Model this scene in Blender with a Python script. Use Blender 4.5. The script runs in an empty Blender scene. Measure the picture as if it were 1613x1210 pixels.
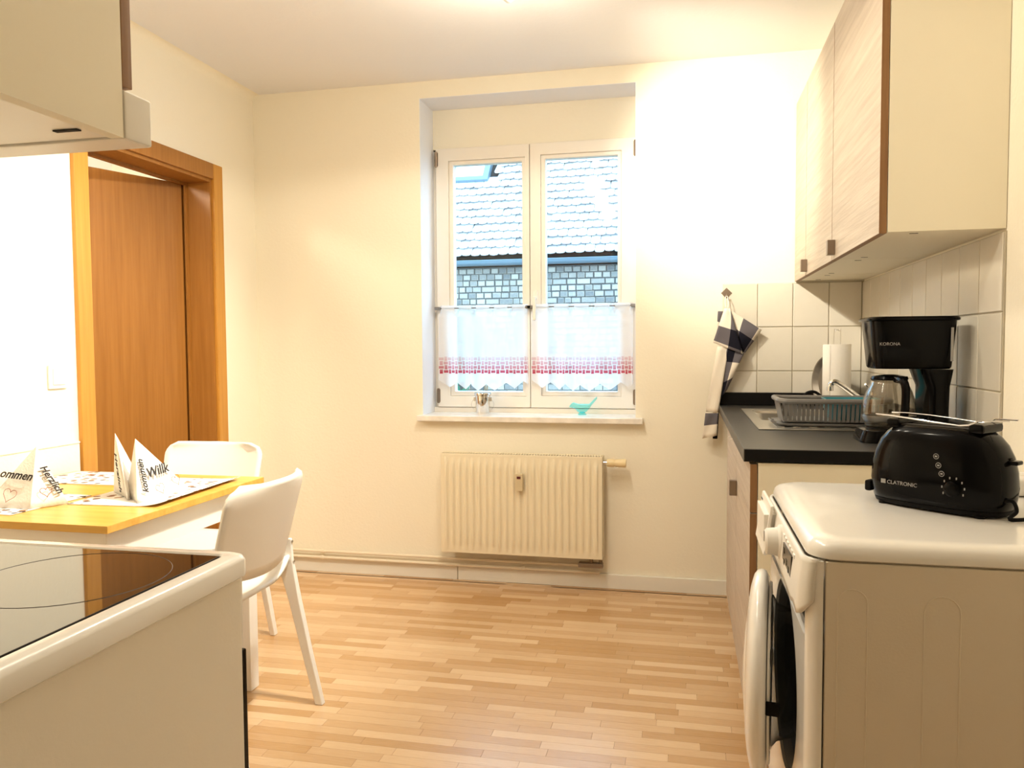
import bpy, bmesh, math, random
from mathutils import Vector, Matrix, Quaternion
random.seed(7)
PI = math.pi
SC = bpy.context.scene
COL = SC.collection

# ------------------------------------------------------------------ camera
CAMZ = 1.15
yaw, pitch, roll = math.radians(12.418), math.radians(-2.818), math.radians(-0.355)
_f = Vector((-math.sin(yaw)*math.cos(pitch), math.cos(yaw)*math.cos(pitch), math.sin(pitch)))
_r = Vector((math.cos(yaw), math.sin(yaw), 0)); _u = _r.cross(_f)
_r2 = math.cos(roll)*_r + math.sin(roll)*_u; _u2 = -math.sin(roll)*_r + math.cos(roll)*_u
cam_d = bpy.data.cameras.new('camera'); cam = bpy.data.objects.new('camera', cam_d); COL.objects.link(cam)
cam_d.sensor_width = 36.0; cam_d.lens = 1242.34/1613*36.0; cam_d.clip_start = 0.02
m = Matrix.Identity(4)
for i in range(3):
    m[i][0] = _r2[i]; m[i][1] = _u2[i]; m[i][2] = -_f[i]
m[2][3] = CAMZ
cam.matrix_world = m
SC.camera = cam

# ------------------------------------------------------------------ exposure, sky, lamps
SC.view_settings.view_transform = 'Standard'
SC.view_settings.look = 'None'
SC.view_settings.gamma = 1.0
SC.view_settings.use_curve_mapping = False
SC.view_settings.exposure = 0.62
SKY_COL, SKY_STR = (0.48, 0.75, 1.0, 1), 4.7
w = bpy.data.worlds.new('overcast_sky'); SC.world = w; w.use_nodes = True
w.node_tree.nodes['Background'].inputs[0].default_value = SKY_COL
w.node_tree.nodes['Background'].inputs[1].default_value = SKY_STR
SC.cycles.max_bounces = 10; SC.cycles.diffuse_bounces = 6; SC.cycles.transparent_max_bounces = 16
SC.cycles.use_denoising = True
SC.cycles.sample_clamp_indirect = 8.0

LAMPC = (1.0, 0.905, 0.73)
def point(name, loc, e, col=LAMPC, r=0.05):
    d = bpy.data.lights.new(name, 'POINT'); d.energy = e; d.color = col; d.shadow_soft_size = r
    o = bpy.data.objects.new(name, d); COL.objects.link(o); o.location = loc; return o
def spot(name, loc, tgt, e, ang, blend=0.6, col=LAMPC, r=0.03):
    d = bpy.data.lights.new(name, 'SPOT'); d.energy = e; d.color = col; d.shadow_soft_size = r
    d.spot_size = math.radians(ang); d.spot_blend = blend
    o = bpy.data.objects.new(name, d); COL.objects.link(o); o.location = loc
    o.rotation_euler = (Vector(tgt)-Vector(loc)).to_track_quat('-Z', 'Y').to_euler(); return o
LX = -0.60
HEADS = [((LX, 2.60, 2.27), (0.30, 3.65, 1.90)), ((LX, 2.05, 2.27), (-2.1, 2.35, 0.75)), ((LX, 1.50, 2.27), (-0.62, 1.7, 0.0))]
for ly, e in ((2.60, 16), (2.05, 13), (1.50, 15)):
    point('ceiling_lamp_glow', (LX, ly, 2.19), e*.38)
    spot('ceiling_lamp_beam', (LX, ly, 2.19), (LX, ly, 0), e*.72, 172, .12, r=.05)
spot('ceiling_lamp_spot', (LX+.05, 2.63, 2.20), HEADS[0][1], 95, 70, 1.0)
spot('ceiling_lamp_spot', (LX-.06, 2.06, 2.20), HEADS[1][1], 120, 85, 0.8)
point('hall_lamp', (-3.1, 2.0, 2.2), 40, (1, .9, .72), .1)

# ------------------------------------------------------------------ material helpers
def lin(c):
    return tuple((x/12.92 if x <= 0.04045 else ((x+0.055)/1.055)**2.4) for x in c)
def new_mat(name):
    mt = bpy.data.materials.new(name); mt.use_nodes = True
    nt = mt.node_tree; return mt, nt, nt.nodes['Principled BSDF']
def N(nt, t, **kw):
    n = nt.nodes.new(t)
    for k, v in kw.items():
        if isinstance(k, str) and hasattr(n, k): setattr(n, k, v)
    return n
def mat(name, col, rough=.5, metal=0., bump=0., bscale=60., var=0., vscale=8., spec=.5, coat=0., trans=0., ior=1.45, emit=None, estr=0., stretch=None):
    """procedural material: base colour with a noise variation and a fine bump"""
    mt, nt, b = new_mat(name)
    b.inputs['Roughness'].default_value = rough; b.inputs['Metallic'].default_value = metal
    b.inputs['Specular IOR Level'].default_value = spec; b.inputs['Coat Weight'].default_value = coat
    b.inputs['Transmission Weight'].default_value = trans; b.inputs['IOR'].default_value = ior
    c = (*col, 1)
    b.inputs['Base Color'].default_value = c
    if emit: b.inputs['Emission Color'].default_value = (*emit, 1); b.inputs['Emission Strength'].default_value = estr
    if var or bump:
        tc = N(nt, 'ShaderNodeTexCoord'); mp = N(nt, 'ShaderNodeMapping')
        nt.links.new(tc.outputs['Object'], mp.inputs[0])
        if stretch: mp.inputs['Scale'].default_value = stretch
        if var:
            nz = N(nt, 'ShaderNodeTexNoise'); nz.inputs['Scale'].default_value = vscale; nz.inputs['Detail'].default_value = 5
            nt.links.new(mp.outputs[0], nz.inputs['Vector'])
            rp = N(nt, 'ShaderNodeValToRGB')
            rp.color_ramp.elements[0].position = .3; rp.color_ramp.elements[1].position = .7
            rp.color_ramp.elements[0].color = (*[x*(1-var) for x in col], 1)
            rp.color_ramp.elements[1].color = (*[min(1, x*(1+var)) for x in col], 1)
            nt.links.new(nz.outputs[0], rp.inputs[0]); nt.links.new(rp.outputs[0], b.inputs['Base Color'])
        if bump:
            n2 = N(nt, 'ShaderNodeTexNoise'); n2.inputs['Scale'].default_value = bscale; n2.inputs['Detail'].default_value = 3
            nt.links.new(mp.outputs[0], n2.inputs['Vector'])
            bp = N(nt, 'ShaderNodeBump'); bp.inputs['Strength'].default_value = bump; bp.inputs['Distance'].default_value = .01
            nt.links.new(n2.outputs[0], bp.inputs['Height']); nt.links.new(bp.outputs[0], b.inputs['Normal'])
    return mt
def island_mat(name, lo, hi, rough=.5, bump=.1, bscale=80, stretch=(1, 1, 1), grain=.15, spec=.5, obj_random=True):
    """colour varies from piece to piece: by object for single pieces, by mesh island for joined ones"""
    mt, nt, b = new_mat(name)
    b.inputs['Roughness'].default_value = rough; b.inputs['Specular IOR Level'].default_value = spec
    oi = N(nt, 'ShaderNodeObjectInfo'); ge = N(nt, 'ShaderNodeNewGeometry')
    ad = N(nt, 'ShaderNodeMath', operation='ADD'); fr = N(nt, 'ShaderNodeMath', operation='FRACT')
    nt.links.new(oi.outputs['Random'], ad.inputs[0]); nt.links.new(ge.outputs['Random Per Island'], ad.inputs[1])
    nt.links.new(ad.outputs[0], fr.inputs[0])
    tc = N(nt, 'ShaderNodeTexCoord'); mp = N(nt, 'ShaderNodeMapping'); mp.inputs['Scale'].default_value = stretch
    nt.links.new(tc.outputs['Object'], mp.inputs[0])
    off = N(nt, 'ShaderNodeVectorMath', operation='ADD')
    nt.links.new(mp.outputs[0], off.inputs[0]); nt.links.new(oi.outputs['Location'], off.inputs[1])
    nz = N(nt, 'ShaderNodeTexNoise'); nz.inputs['Scale'].default_value = bscale; nz.inputs['Detail'].default_value = 4
    nt.links.new(off.outputs[0], nz.inputs['Vector'])
    ms = N(nt, 'ShaderNodeMath', operation='MULTIPLY_ADD'); ms.inputs[1].default_value = grain*2; ms.inputs[2].default_value = -grain
    nt.links.new(nz.outputs[0], ms.inputs[0])
    a2 = N(nt, 'ShaderNodeMath', operation='ADD'); nt.links.new(fr.outputs[0], a2.inputs[0]); nt.links.new(ms.outputs[0], a2.inputs[1])
    rp = N(nt, 'ShaderNodeValToRGB'); rp.color_ramp.elements[0].color = (*lo, 1); rp.color_ramp.elements[1].color = (*hi, 1)
    nt.links.new(a2.outputs[0], rp.inputs[0]); nt.links.new(rp.outputs[0], b.inputs['Base Color'])
    if bump:
        bp = N(nt, 'ShaderNodeBump'); bp.inputs['Strength'].default_value = bump; bp.inputs['Distance'].default_value = .01
        nt.links.new(nz.outputs[0], bp.inputs['Height']); nt.links.new(bp.outputs[0], b.inputs['Normal'])
    return mt
def wood_mat(name, lo, hi, axis='Z', scale=1., rough=.4, bump=.05, spec=.4, emboss=False):
    mt, nt, b = new_mat(name)
    b.inputs['Roughness'].default_value = rough; b.inputs['Specular IOR Level'].default_value = spec
    tc = N(nt, 'ShaderNodeTexCoord'); mp = N(nt, 'ShaderNodeMapping')
    s = [40*scale]*3; s['XYZ'.index(axis)] = 1.6*scale
    mp.inputs['Scale'].default_value = s
    nt.links.new(tc.outputs['Object'], mp.inputs[0])
    nz = N(nt, 'ShaderNodeTexNoise'); nz.inputs['Scale'].default_value = 1.5; nz.inputs['Detail'].default_value = 6; nz.inputs['Roughness'].default_value = .6
    nt.links.new(mp.outputs[0], nz.inputs['Vector'])
    rp = N(nt, 'ShaderNodeValToRGB'); rp.color_ramp.elements[0].position = .3; rp.color_ramp.elements[1].position = .72
    rp.color_ramp.elements[0].color = (*lo, 1); rp.color_ramp.elements[1].color = (*hi, 1)
    nt.links.new(nz.outputs[0], rp.inputs[0]); nt.links.new(rp.outputs[0], b.inputs['Base Color'])
    bp = N(nt, 'ShaderNodeBump'); bp.inputs['Strength'].default_value = bump; bp.inputs['Distance'].default_value = .01
    nt.links.new(nz.outputs[0], bp.inputs['Height']); nt.links.new(bp.outputs[0], b.inputs['Normal'])
    return mt

M_wall = mat('wall_paint', (.87, .82, .69), .85, bump=.12, bscale=90, spec=.2)
M_ceil = mat('ceiling_paint', (.82, .82, .84), .9, bump=.08, bscale=60, spec=.2)
M_reveal_daylit = mat('reveal_paint_daylit', (.80, .82, .87), .8, bump=.05, bscale=60, spec=.2)  # white reveal paint with the bluish daylight mixed into its colour
M_tile = island_mat('wall_tile_glaze', (.66, .62, .53), (.74, .70, .62), .16, .02, 25, grain=.2)
M_grout = mat('tile_grout', (.50, .45, .35), .9, bump=.1, bscale=120)
M_trim = mat('white_trim', (.80, .77, .70), .5, bump=.03)
M_window = mat('window_lacquer', (.84, .80, .73), .35, bump=.02, bscale=30)
M_white = mat('white_lacquer', (.86, .84, .80), .35, bump=.02, bscale=50)
M_enamel = mat('white_enamel', (.84, .81, .76), .22, coat=.3, bump=.015, bscale=40)
M_enamel_shaded = mat('white_enamel_shaded', (.74, .66, .54), .42, bump=.04, bscale=220)  # white enamel darkened and warmed, the washer side's shade put into the colour
M_cooker_side = mat('cooker_side_enamel', (.87, .83, .75), .42, bump=.04, bscale=220)
M_plastic = mat('white_plastic', (.84, .81, .75), .32, bump=.015, bscale=70)
M_cream = mat('cream_melamine', (.92, .86, .70), .5, bump=.02, bscale=60)
M_taupe = wood_mat('taupe_oak_front', (.41, .335, .26), (.56, .475, .38), 'Y', 1.0, .5, .35)
M_brownedge = wood_mat('brown_edge_band', (.24, .12, .048), (.32, .17, .07), 'Z', 2., .5)
M_door = wood_mat('beech_door', (.285, .115, .017), (.37, .158, .030), 'Z', 1., .42)
M_casing = wood_mat('beech_casing', (.48, .215, .03), (.58, .28, .05), 'Z', 1., .35)
M_pine = wood_mat('table_pine', (.60, .32, .055), (.76, .47, .115), 'X', .5, .3, .06)
M_black = mat('black_plastic', (.004, .0037, .004), .12, bump=.006, bscale=120, spec=.13)
M_blackm = mat('black_matt', (.006, .0055, .0055), .5, bump=.03, bscale=150, spec=.12)
M_worktop = mat('anthracite_worktop', (.036, .034, .032), .36, bump=.06, bscale=300, var=.25, vscale=250, spec=.4)
M_worktopedge = mat('worktop_edge_band', (.005, .0045, .0045), .45, bump=.02, spec=.2)
M_steel = mat('brushed_steel', (.62, .60, .56), .28, 1., bump=.03, bscale=200)
M_chrome = mat('chrome', (.75, .73, .70), .1, 1., bump=.005)
M_bronze = mat('antique_handle', (.26, .20, .15), .4, .7, bump=.04, bscale=150)
M_dark = mat('dark_gap', (.02, .016, .013), .8, bump=.02)
M_greyp = mat('grey_plastic', (.20, .19, .18), .35, bump=.02)
M_teal = mat('teal_plastic', (.06, .30, .36), .35, bump=.02)
M_paper = mat('paper_white', (.86, .83, .78), .9, bump=.15, bscale=140)
M_ink = mat('black_ink', (.03, .025, .025), .8, bump=.01)
M_red = mat('brown_red_ink', (.30, .07, .04), .8, bump=.01)
M_greyink = mat('grey_print', (.35, .34, .33), .6, bump=.01)
M_gum = mat('rubber_gasket', (.24, .24, .24), .5, bump=.02)
M_pipe = mat('painted_pipe', (.76, .68, .54), .45, bump=.05)
M_rad = mat('radiator_enamel', (.82, .74, .56), .4, bump=.02)
M_marble = mat('marble_sill', (.80, .76, .70), .25, var=.12, vscale=18, bump=.02)
M_valve = mat('valve_cream', (.80, .66, .40), .4, bump=.02)
M_floorbase = mat('floor_base', (.34, .21, .09), .6, bump=.02)
M_plank = island_mat('laminate_strip', (.47, .265, .105), (.68, .47, .275), .27, .03, 14, (1.2, 22, 1), .35, spec=1.0)
M_blackglass = mat('ceramic_glass', (.010, .007, .006), .035, bump=.002, bscale=8, ior=1.55)
M_tileroof = island_mat('roof_tile_clay', (.60, .56, .55), (.72, .68, .66), .85, .3, 30, grain=.2)
M_brick = island_mat('weathered_brick', (.16, .15, .14), (.48, .40, .32), .9, .4, 40, grain=.25)
M_mortar = mat('brick_mortar', (.13, .125, .115), .95, bump=.3, bscale=60)
M_zinc = mat('zinc_gutter', (.15, .20, .23), .5, .1, bump=.05)
M_leaf = island_mat('ivy_leaf', (.03, .13, .07), (.09, .28, .16), .6, .05, 30)
M_ground = mat('yard_gravel', (.10, .12, .11), .95, bump=.4, bscale=30, var=.3)
M_bulb = mat('lamp_bulb', (1, 1, 1), .4, emit=(1, .86, .6), estr=25, bump=.01)

def facing_fac(nt, base, gain, power):
    lw = N(nt, 'ShaderNodeLayerWeight'); lw.inputs[0].default_value = .5
    p = N(nt, 'ShaderNodeMath', operation='POWER'); p.inputs[1].default_value = power; nt.links.new(lw.outputs['Facing'], p.inputs[0])
    q = N(nt, 'ShaderNodeMath', operation='MULTIPLY_ADD', use_clamp=True); q.inputs[1].default_value = gain; q.inputs[2].default_value = base
    nt.links.new(p.outputs[0], q.inputs[0]); return q.outputs[0]
def glass_pane_mat():
    mt = bpy.data.materials.new('window_glass'); mt.use_nodes = True; nt = mt.node_tree
    nt.nodes.remove(nt.nodes['Principled BSDF']); out = nt.nodes['Material Output']
    tr = N(nt, 'ShaderNodeBsdfTransparent'); gl = N(nt, 'ShaderNodeBsdfGlossy'); gl.inputs['Roughness'].default_value = .03
    nz = N(nt, 'ShaderNodeTexNoise'); nz.inputs['Scale'].default_value = 3
    bp = N(nt, 'ShaderNodeBump'); bp.inputs['Strength'].default_value = .02; nt.links.new(nz.outputs[0], bp.inputs['Height']); nt.links.new(bp.outputs[0], gl.inputs['Normal'])
    tr.inputs[0].default_value = (.93, .98, 1, 1)
    mx = N(nt, 'ShaderNodeMixShader'); nt.links.new(facing_fac(nt, .04, .6, 5), mx.inputs[0]); nt.links.new(tr.outputs[0], mx.inputs[1]); nt.links.new(gl.outputs[0], mx.inputs[2])
    nt.links.new(mx.outputs[0], out.inputs[0]); return mt
M_glass = glass_pane_mat()
def thin_glass(name, tint, blend=.3):
    mt = bpy.data.materials.new(name); mt.use_nodes = True; nt = mt.node_tree
    nt.nodes.remove(nt.nodes['Principled BSDF']); out = nt.nodes['Material Output']
    tr = N(nt, 'ShaderNodeBsdfTransparent'); tr.inputs[0].default_value = (*tint, 1)
    gl = N(nt, 'ShaderNodeBsdfGlossy'); gl.inputs['Roughness'].default_value = .05
    nz = N(nt, 'ShaderNodeTexNoise'); nz.inputs['Scale'].default_value = 6
    bp = N(nt, 'ShaderNodeBump'); bp.inputs['Strength'].default_value = .03; nt.links.new(nz.outputs[0], bp.inputs['Height']); nt.links.new(bp.outputs[0], gl.inputs['Normal'])
    mx = N(nt, 'ShaderNodeMixShader'); nt.links.new(facing_fac(nt, .05+blend*.15, blend*2, 3), mx.inputs[0]); nt.links.new(tr.outputs[0], mx.inputs[1]); nt.links.new(gl.outputs[0], mx.inputs[2])
    nt.links.new(mx.outputs[0], out.inputs[0]); return mt
M_carafe = thin_glass('carafe_glass', (.86, .84, .80))
M_doorglass = thin_glass('porthole_glass', (.72, .75, .78), .55)
M_aqua = thin_glass('aqua_glass', (.55, .95, .98), .12)

def curtain_mat():
    mt = bpy.data.materials.new('sheer_curtain'); mt.use_nodes = True; nt = mt.node_tree
    nt.nodes.remove(nt.nodes['Principled BSDF']); out = nt.nodes['Material Output']; L = nt.links
    uv = N(nt, 'ShaderNodeUVMap'); uv.uv_map = 'UVMap'; sx = N(nt, 'ShaderNodeSeparateXYZ'); L.new(uv.outputs[0], sx.inputs[0])
    def mth(op, a, b=None, c=None):
        n = N(nt, 'ShaderNodeMath', operation=op)
        for i, v in enumerate((a, b, c)):
            if v is None: continue
            if isinstance(v, (int, float)): n.inputs[i].default_value = v
            else: L.new(v, n.inputs[i])
        return n.outputs[0]
    C = .0215
    u = mth('DIVIDE', sx.outputs[0], C); v = mth('DIVIDE', sx.outputs[1], C)
    fu, fv = mth('FRACT', u), mth('FRACT', v)
    par = mth('MODULO', mth('ADD', mth('FLOOR', u), mth('FLOOR', v)), 2.0)
    du, dv = mth('ABSOLUTE', mth('SUBTRACT', fu, .5)), mth('ABSOLUTE', mth('SUBTRACT', fv, .5))
    hor = mth('MULTIPLY', mth('LESS_THAN', du, .5), mth('LESS_THAN', dv, .32))
    ver = mth('MULTIPLY', mth('LESS_THAN', du, .32), mth('LESS_THAN', dv, .5))
    dash = mth('ADD', mth('MULTIPLY', hor, par), mth('MULTIPLY', ver, mth('SUBTRACT', 1.0, par)))
    vz = sx.outputs[1]
    band = mth('MULTIPLY', mth('GREATER_THAN', vz, 4*C), mth('LESS_THAN', vz, 8*C))
    fade = N(nt, 'ShaderNodeMapRange'); L.new(vz, fade.inputs[0]); fade.inputs[1].default_value = 4*C; fade.inputs[2].default_value = 8*C; fade.inputs[3].default_value = 1.0; fade.inputs[4].default_value = .32
    msk = mth('MULTIPLY', mth('MULTIPLY', dash, band), fade.outputs[0])
    nz = N(nt, 'ShaderNodeTexNoise'); nz.inputs['Scale'].default_value = 500
    col = N(nt, 'ShaderNodeMix', data_type='RGBA'); L.new(msk, col.inputs[0])
    col.inputs[6].default_value = (.92, .92, .94, 1); col.inputs[7].default_value = (.52, .008, .05, 1)
    df = N(nt, 'ShaderNodeBsdfDiffuse'); tl = N(nt, 'ShaderNodeBsdfTranslucent'); tr = N(nt, 'ShaderNodeBsdfTransparent')
    L.new(col.outputs[2], df.inputs[0]); L.new(col.outputs[2], tl.inputs[0])
    m1 = N(nt, 'ShaderNodeMixShader'); m1.inputs[0].default_value = .6; L.new(df.outputs[0], m1.inputs[1]); L.new(tl.outputs[0], m1.inputs[2])
    al = mth('SUBTRACT', mth('ADD', mth('MULTIPLY', nz.outputs[0], .1), .22), mth('MULTIPLY', msk, .2))
    m2 = N(nt, 'ShaderNodeMixShader'); L.new(al, m2.inputs[0]); L.new(m1.outputs[0], m2.inputs[1]); L.new(tr.outputs[0], m2.inputs[2])
    L.new(m2.outputs[0], out.inputs[0]); return mt
M_curtain = curtain_mat()
def towel_mat():
    mt, nt, b = new_mat('checked_cotton'); L = nt.links
    b.inputs['Roughness'].default_value = .95; b.inputs['Specular IOR Level'].default_value = .1
    uv = N(nt, 'ShaderNodeUVMap'); uv.uv_map = 'UVMap'; sx = N(nt, 'ShaderNodeSeparateXYZ'); L.new(uv.outputs[0], sx.inputs[0])
    def stripe(o):
        d = N(nt, 'ShaderNodeMath', operation='FRACT'); L.new(o, d.inputs[0])
        l = N(nt, 'ShaderNodeMath', operation='LESS_THAN'); L.new(d.outputs[0], l.inputs[0]); l.inputs[1].default_value = .46
        return l.outputs[0]
    ad = N(nt, 'ShaderNodeMath', operation='ADD'); L.new(stripe(sx.outputs[0]), ad.inputs[0]); L.new(stripe(sx.outputs[1]), ad.inputs[1])
    dv = N(nt, 'ShaderNodeMath', operation='MULTIPLY'); L.new(ad.outputs[0], dv.inputs[0]); dv.inputs[1].default_value = .5
    rp = N(nt, 'ShaderNodeValToRGB'); rp.color_ramp.interpolation = 'CONSTANT'
    e = rp.color_ramp.elements; e[0].color = (.80, .74, .64, 1); e[1].position = .4; e[1].color = (.13, .12, .135, 1)
    x = e.new(.8); x.color = (.012, .012, .02, 1)
    L.new(dv.outputs[0], rp.inputs[0]); L.new(rp.outputs[0], b.inputs['Base Color'])
    nz = N(nt, 'ShaderNodeTexNoise'); nz.inputs['Scale'].default_value = 250
    bp = N(nt, 'ShaderNodeBump'); bp.inputs['Strength'].default_value = .2; bp.inputs['Distance'].default_value = .004
    L.new(nz.outputs[0], bp.inputs['Height']); L.new(bp.outputs[0], b.inputs['Normal']); return mt
M_towel = towel_mat()
def placemat_mat():
    mt, nt, b = new_mat('printed_placemat'); L = nt.links; b.inputs['Roughness'].default_value = .45
    tc = N(nt, 'ShaderNodeTexCoord'); oi = N(nt, 'ShaderNodeObjectInfo')
    ad = N(nt, 'ShaderNodeVectorMath', operation='ADD'); L.new(tc.outputs['Object'], ad.inputs[0]); L.new(oi.outputs['Location'], ad.inputs[1])
    vo = N(nt, 'ShaderNodeTexVoronoi'); vo.inputs['Scale'].default_value = 34; L.new(ad.outputs[0], vo.inputs['Vector'])
    nz = N(nt, 'ShaderNodeTexNoise'); nz.inputs['Scale'].default_value = 8; nz.inputs['Detail'].default_value = 2; L.new(ad.outputs[0], nz.inputs['Vector'])
    r1 = N(nt, 'ShaderNodeValToRGB'); r1.color_ramp.interpolation = 'CONSTANT'; r1.color_ramp.elements[0].color = (1, 1, 1, 1); r1.color_ramp.elements[1].position = .36; r1.color_ramp.elements[1].color = (0, 0, 0, 1)
    L.new(vo.outputs['Distance'], r1.inputs[0])
    r2 = N(nt, 'ShaderNodeValToRGB'); r2.color_ramp.elements[0].position = .47; r2.color_ramp.elements[0].color = (0, 0, 0, 1); r2.color_ramp.elements[1].position = .50; r2.color_ramp.elements[1].color = (1, 1, 1, 1)
    L.new(nz.outputs[0], r2.inputs[0])
    mu = N(nt, 'ShaderNodeMath', operation='MULTIPLY'); L.new(r1.outputs[0], mu.inputs[0]); L.new(r2.outputs[0], mu.inputs[1])
    r3 = N(nt, 'ShaderNodeValToRGB'); r3.color_ramp.elements[0].color = (.045, .025, .025, 1); r3.color_ramp.elements[1].color = (.42, .20, .10, 1)
    sx = N(nt, 'ShaderNodeSeparateXYZ'); L.new(vo.outputs['Color'], sx.inputs[0]); L.new(sx.outputs[0], r3.inputs[0])
    mx = N(nt, 'ShaderNodeMix', data_type='RGBA'); L.new(mu.outputs[0], mx.inputs[0]); mx.inputs[6].default_value = (.86, .84, .82, 1); L.new(r3.outputs[0], mx.inputs[7])
    L.new(mx.outputs[2], b.inputs['Base Color']); return mt
M_mat = placemat_mat()

# ------------------------------------------------------------------ geometry helpers
class G:
    def __init__(s): s.bm = bmesh.new(); s.uv = None; s.bev = False
    def _merge(s, t):
        me = bpy.data.meshes.new('t'); t.to_mesh(me); t.free(); s.bm.from_mesh(me); bpy.data.meshes.remove(me)
    def box(s, x0, x1, y0, y1, z0, z1, bev=0., seg=2, mtx=None):
        t = bmesh.new(); bmesh.ops.create_cube(t, size=1.)
        for v in t.verts:
            v.co = Vector(((x0+x1)/2+v.co.x*(x1-x0), (y0+y1)/2+v.co.y*(y1-y0), (z0+z1)/2+v.co.z*(z1-z0)))
        if bev: s.bev = True; bmesh.ops.bevel(t, geom=t.edges[:], offset=bev, segments=seg, affect='EDGES', profile=.5)
        if mtx: bmesh.ops.transform(t, matrix=mtx, verts=t.verts)
        s._merge(t); return s
    def prism(s, poly, d0, d1, axis='y', mtx=None, bev=0.):
        """polygon of 2D points extruded along axis from d0 to d1"""
        t = bmesh.new()
        def P(p, d):
            return {'x': (d, p[0], p[1]), 'y': (p[0], d, p[1]), 'z': (p[0], p[1], d)}[axis]
        a = [t.verts.new(P(p, d0)) for p in poly]; b = [t.verts.new(P(p, d1)) for p in poly]; n = len(poly)
        t.faces.new(a); t.faces.new(b[::-1])
        for i in range(n): t.faces.new((a[i], b[i], b[(i+1) % n], a[(i+1) % n]))
        bmesh.ops.recalc_face_normals(t, faces=t.faces)
        if bev: s.bev = True; bmesh.ops.bevel(t, geom=t.edges[:], offset=bev, segments=2, affect='EDGES', profile=.5)
        if mtx: bmesh.ops.transform(t, matrix=mtx, verts=t.verts)
        s._merge(t); return s
    def tube(s, pts, r, n=8, cap=True, closed=False):
        t = bmesh.new(); pts = [Vector(p) for p in pts]; rings = []; m = len(pts)
        rr = r if isinstance(r, (list, tuple)) else [r]*m
        up = Vector((.013, .021, 1)).normalized(); prev = None
        for i, p in enumerate(pts):
            if closed: d = pts[(i+1) % m]-pts[i-1]
            else: d = pts[min(i+1, m-1)]-pts[max(i-1, 0)]
            d.normalize()
            if prev is None:
                a = d.cross(up)
                if a.length < .1: a = d.cross(Vector((1, 0, 0)))
            else: a = prev - d*prev.dot(d)
            a.normalize(); prev = a; b = d.cross(a)
            rings.append([t.verts.new(p+(a*math.cos(2*PI*k/n)+b*math.sin(2*PI*k/n))*rr[i]) for k in range(n)])
        for i in range(m if closed else m-1):
            A, B = rings[i], rings[(i+1) % m]
            for k in range(n): t.faces.new((A[k], A[(k+1) % n], B[(k+1) % n], B[k]))
        if cap and not closed: t.faces.new(rings[0][::-1]); t.faces.new(rings[-1])
        bmesh.ops.recalc_face_normals(t, faces=t.faces)
        s._merge(t); return s
    def loft(s, rings, cap=(True, True), closed=False, mtx=None):
        t = bmesh.new(); R = [[t.verts.new(p) for p in ring] for ring in rings]; n = len(R[0])
        for i in range(len(R)-(0 if closed else 1)):
            A, B = R[i], R[(i+1) % len(R)]
            for k in range(n): t.faces.new((A[k], A[(k+1) % n], B[(k+1) % n], B[k]))
        if not closed:
            if cap[0]: t.faces.new(R[0][::-1])
            if cap[1]: t.faces.new(R[-1])
        bmesh.ops.recalc_face_normals(t, faces=t.faces)
        if mtx: bmesh.ops.transform(t, matrix=mtx, verts=t.verts)
        s._merge(t); return s
    def lathe(s, prof, c=(0, 0, 0), n=24, axis='z', mtx=None, cap=(True, True), closed=False):
        rings = []
        for r, h in prof:
            ring = []
            for k in range(n):
                a = 2*PI*k/n; x, y = max(r, 1e-5)*math.cos(a), max(r, 1e-5)*math.sin(a)
                p = {'z': (x, y, h), 'x': (h, x, y), 'y': (x, h, y)}[axis]
                ring.append((p[0]+c[0], p[1]+c[1], p[2]+c[2]))
            rings.append(ring)
        return s.loft(rings, cap, closed, mtx)
    def grid(s, fn, nu, nv, uvfn=None):
        V = [[s.bm.verts.new(fn(i/nu, j/nv)) for i in range(nu+1)] for j in range(nv+1)]
        if uvfn and s.uv is None: s.uv = s.bm.loops.layers.uv.new('UVMap')
        for j in range(nv):
            for i in range(nu):
                f = s.bm.faces.new((V[j][i], V[j][i+1], V[j+1][i+1], V[j+1][i]))
                if uvfn:
                    for lp, (a, b) in zip(f.loops, ((i, j), (i+1, j), (i+1, j+1), (i, j+1))): lp[s.uv].uv = uvfn(a/nu, b/nv)
        return s
    def plate_hole(s, outer, inner, d0, d1, axis='x'):
        """slab between two closed loops of equal point count, extruded"""
        def P(p, d): return {'x': (d, p[0], p[1]), 'y': (p[0], d, p[1]), 'z': (p[0], p[1], d)}[axis]
        t = bmesh.new(); n = len(outer)
        L = [[t.verts.new(P(p, d)) for p in loop] for loop, d in ((outer, d0), (inner, d0), (inner, d1), (outer, d1))]
        for q in range(4):
            A, B = L[q], L[(q+1) % 4]
            for k in range(n): t.faces.new((A[k], A[(k+1) % n], B[(k+1) % n], B[k]))
        bmesh.ops.recalc_face_normals(t, faces=t.faces); s._merge(t); return s
def rect_loop(x0, x1, y0, y1, n=4):
    return [(x0, y0), (x1, y0), (x1, y1), (x0, y1)]
def rrect(cx, cy, hx, hy, r, k=5):
    out = []
    for qx, qy, a0 in ((1, 1, 0), (-1, 1, PI/2), (-1, -1, PI), (1, -1, 1.5*PI)):
        for i in range(k+1):
            a = a0+PI/2*i/k; out.append((cx+qx*(hx-r)+r*math.cos(a), cy+qy*(hy-r)+r*math.sin(a)))
    return out
_world_empties = set()
def finish(name, me, mt, parent):
    o = bpy.data.objects.new(name, me); COL.objects.link(o)
    if mt is not None: me.materials.append(mt)
    if parent is not None:
        o.parent = parent
        if parent.name in _world_empties: o.location = -parent.location
    return o
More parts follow.
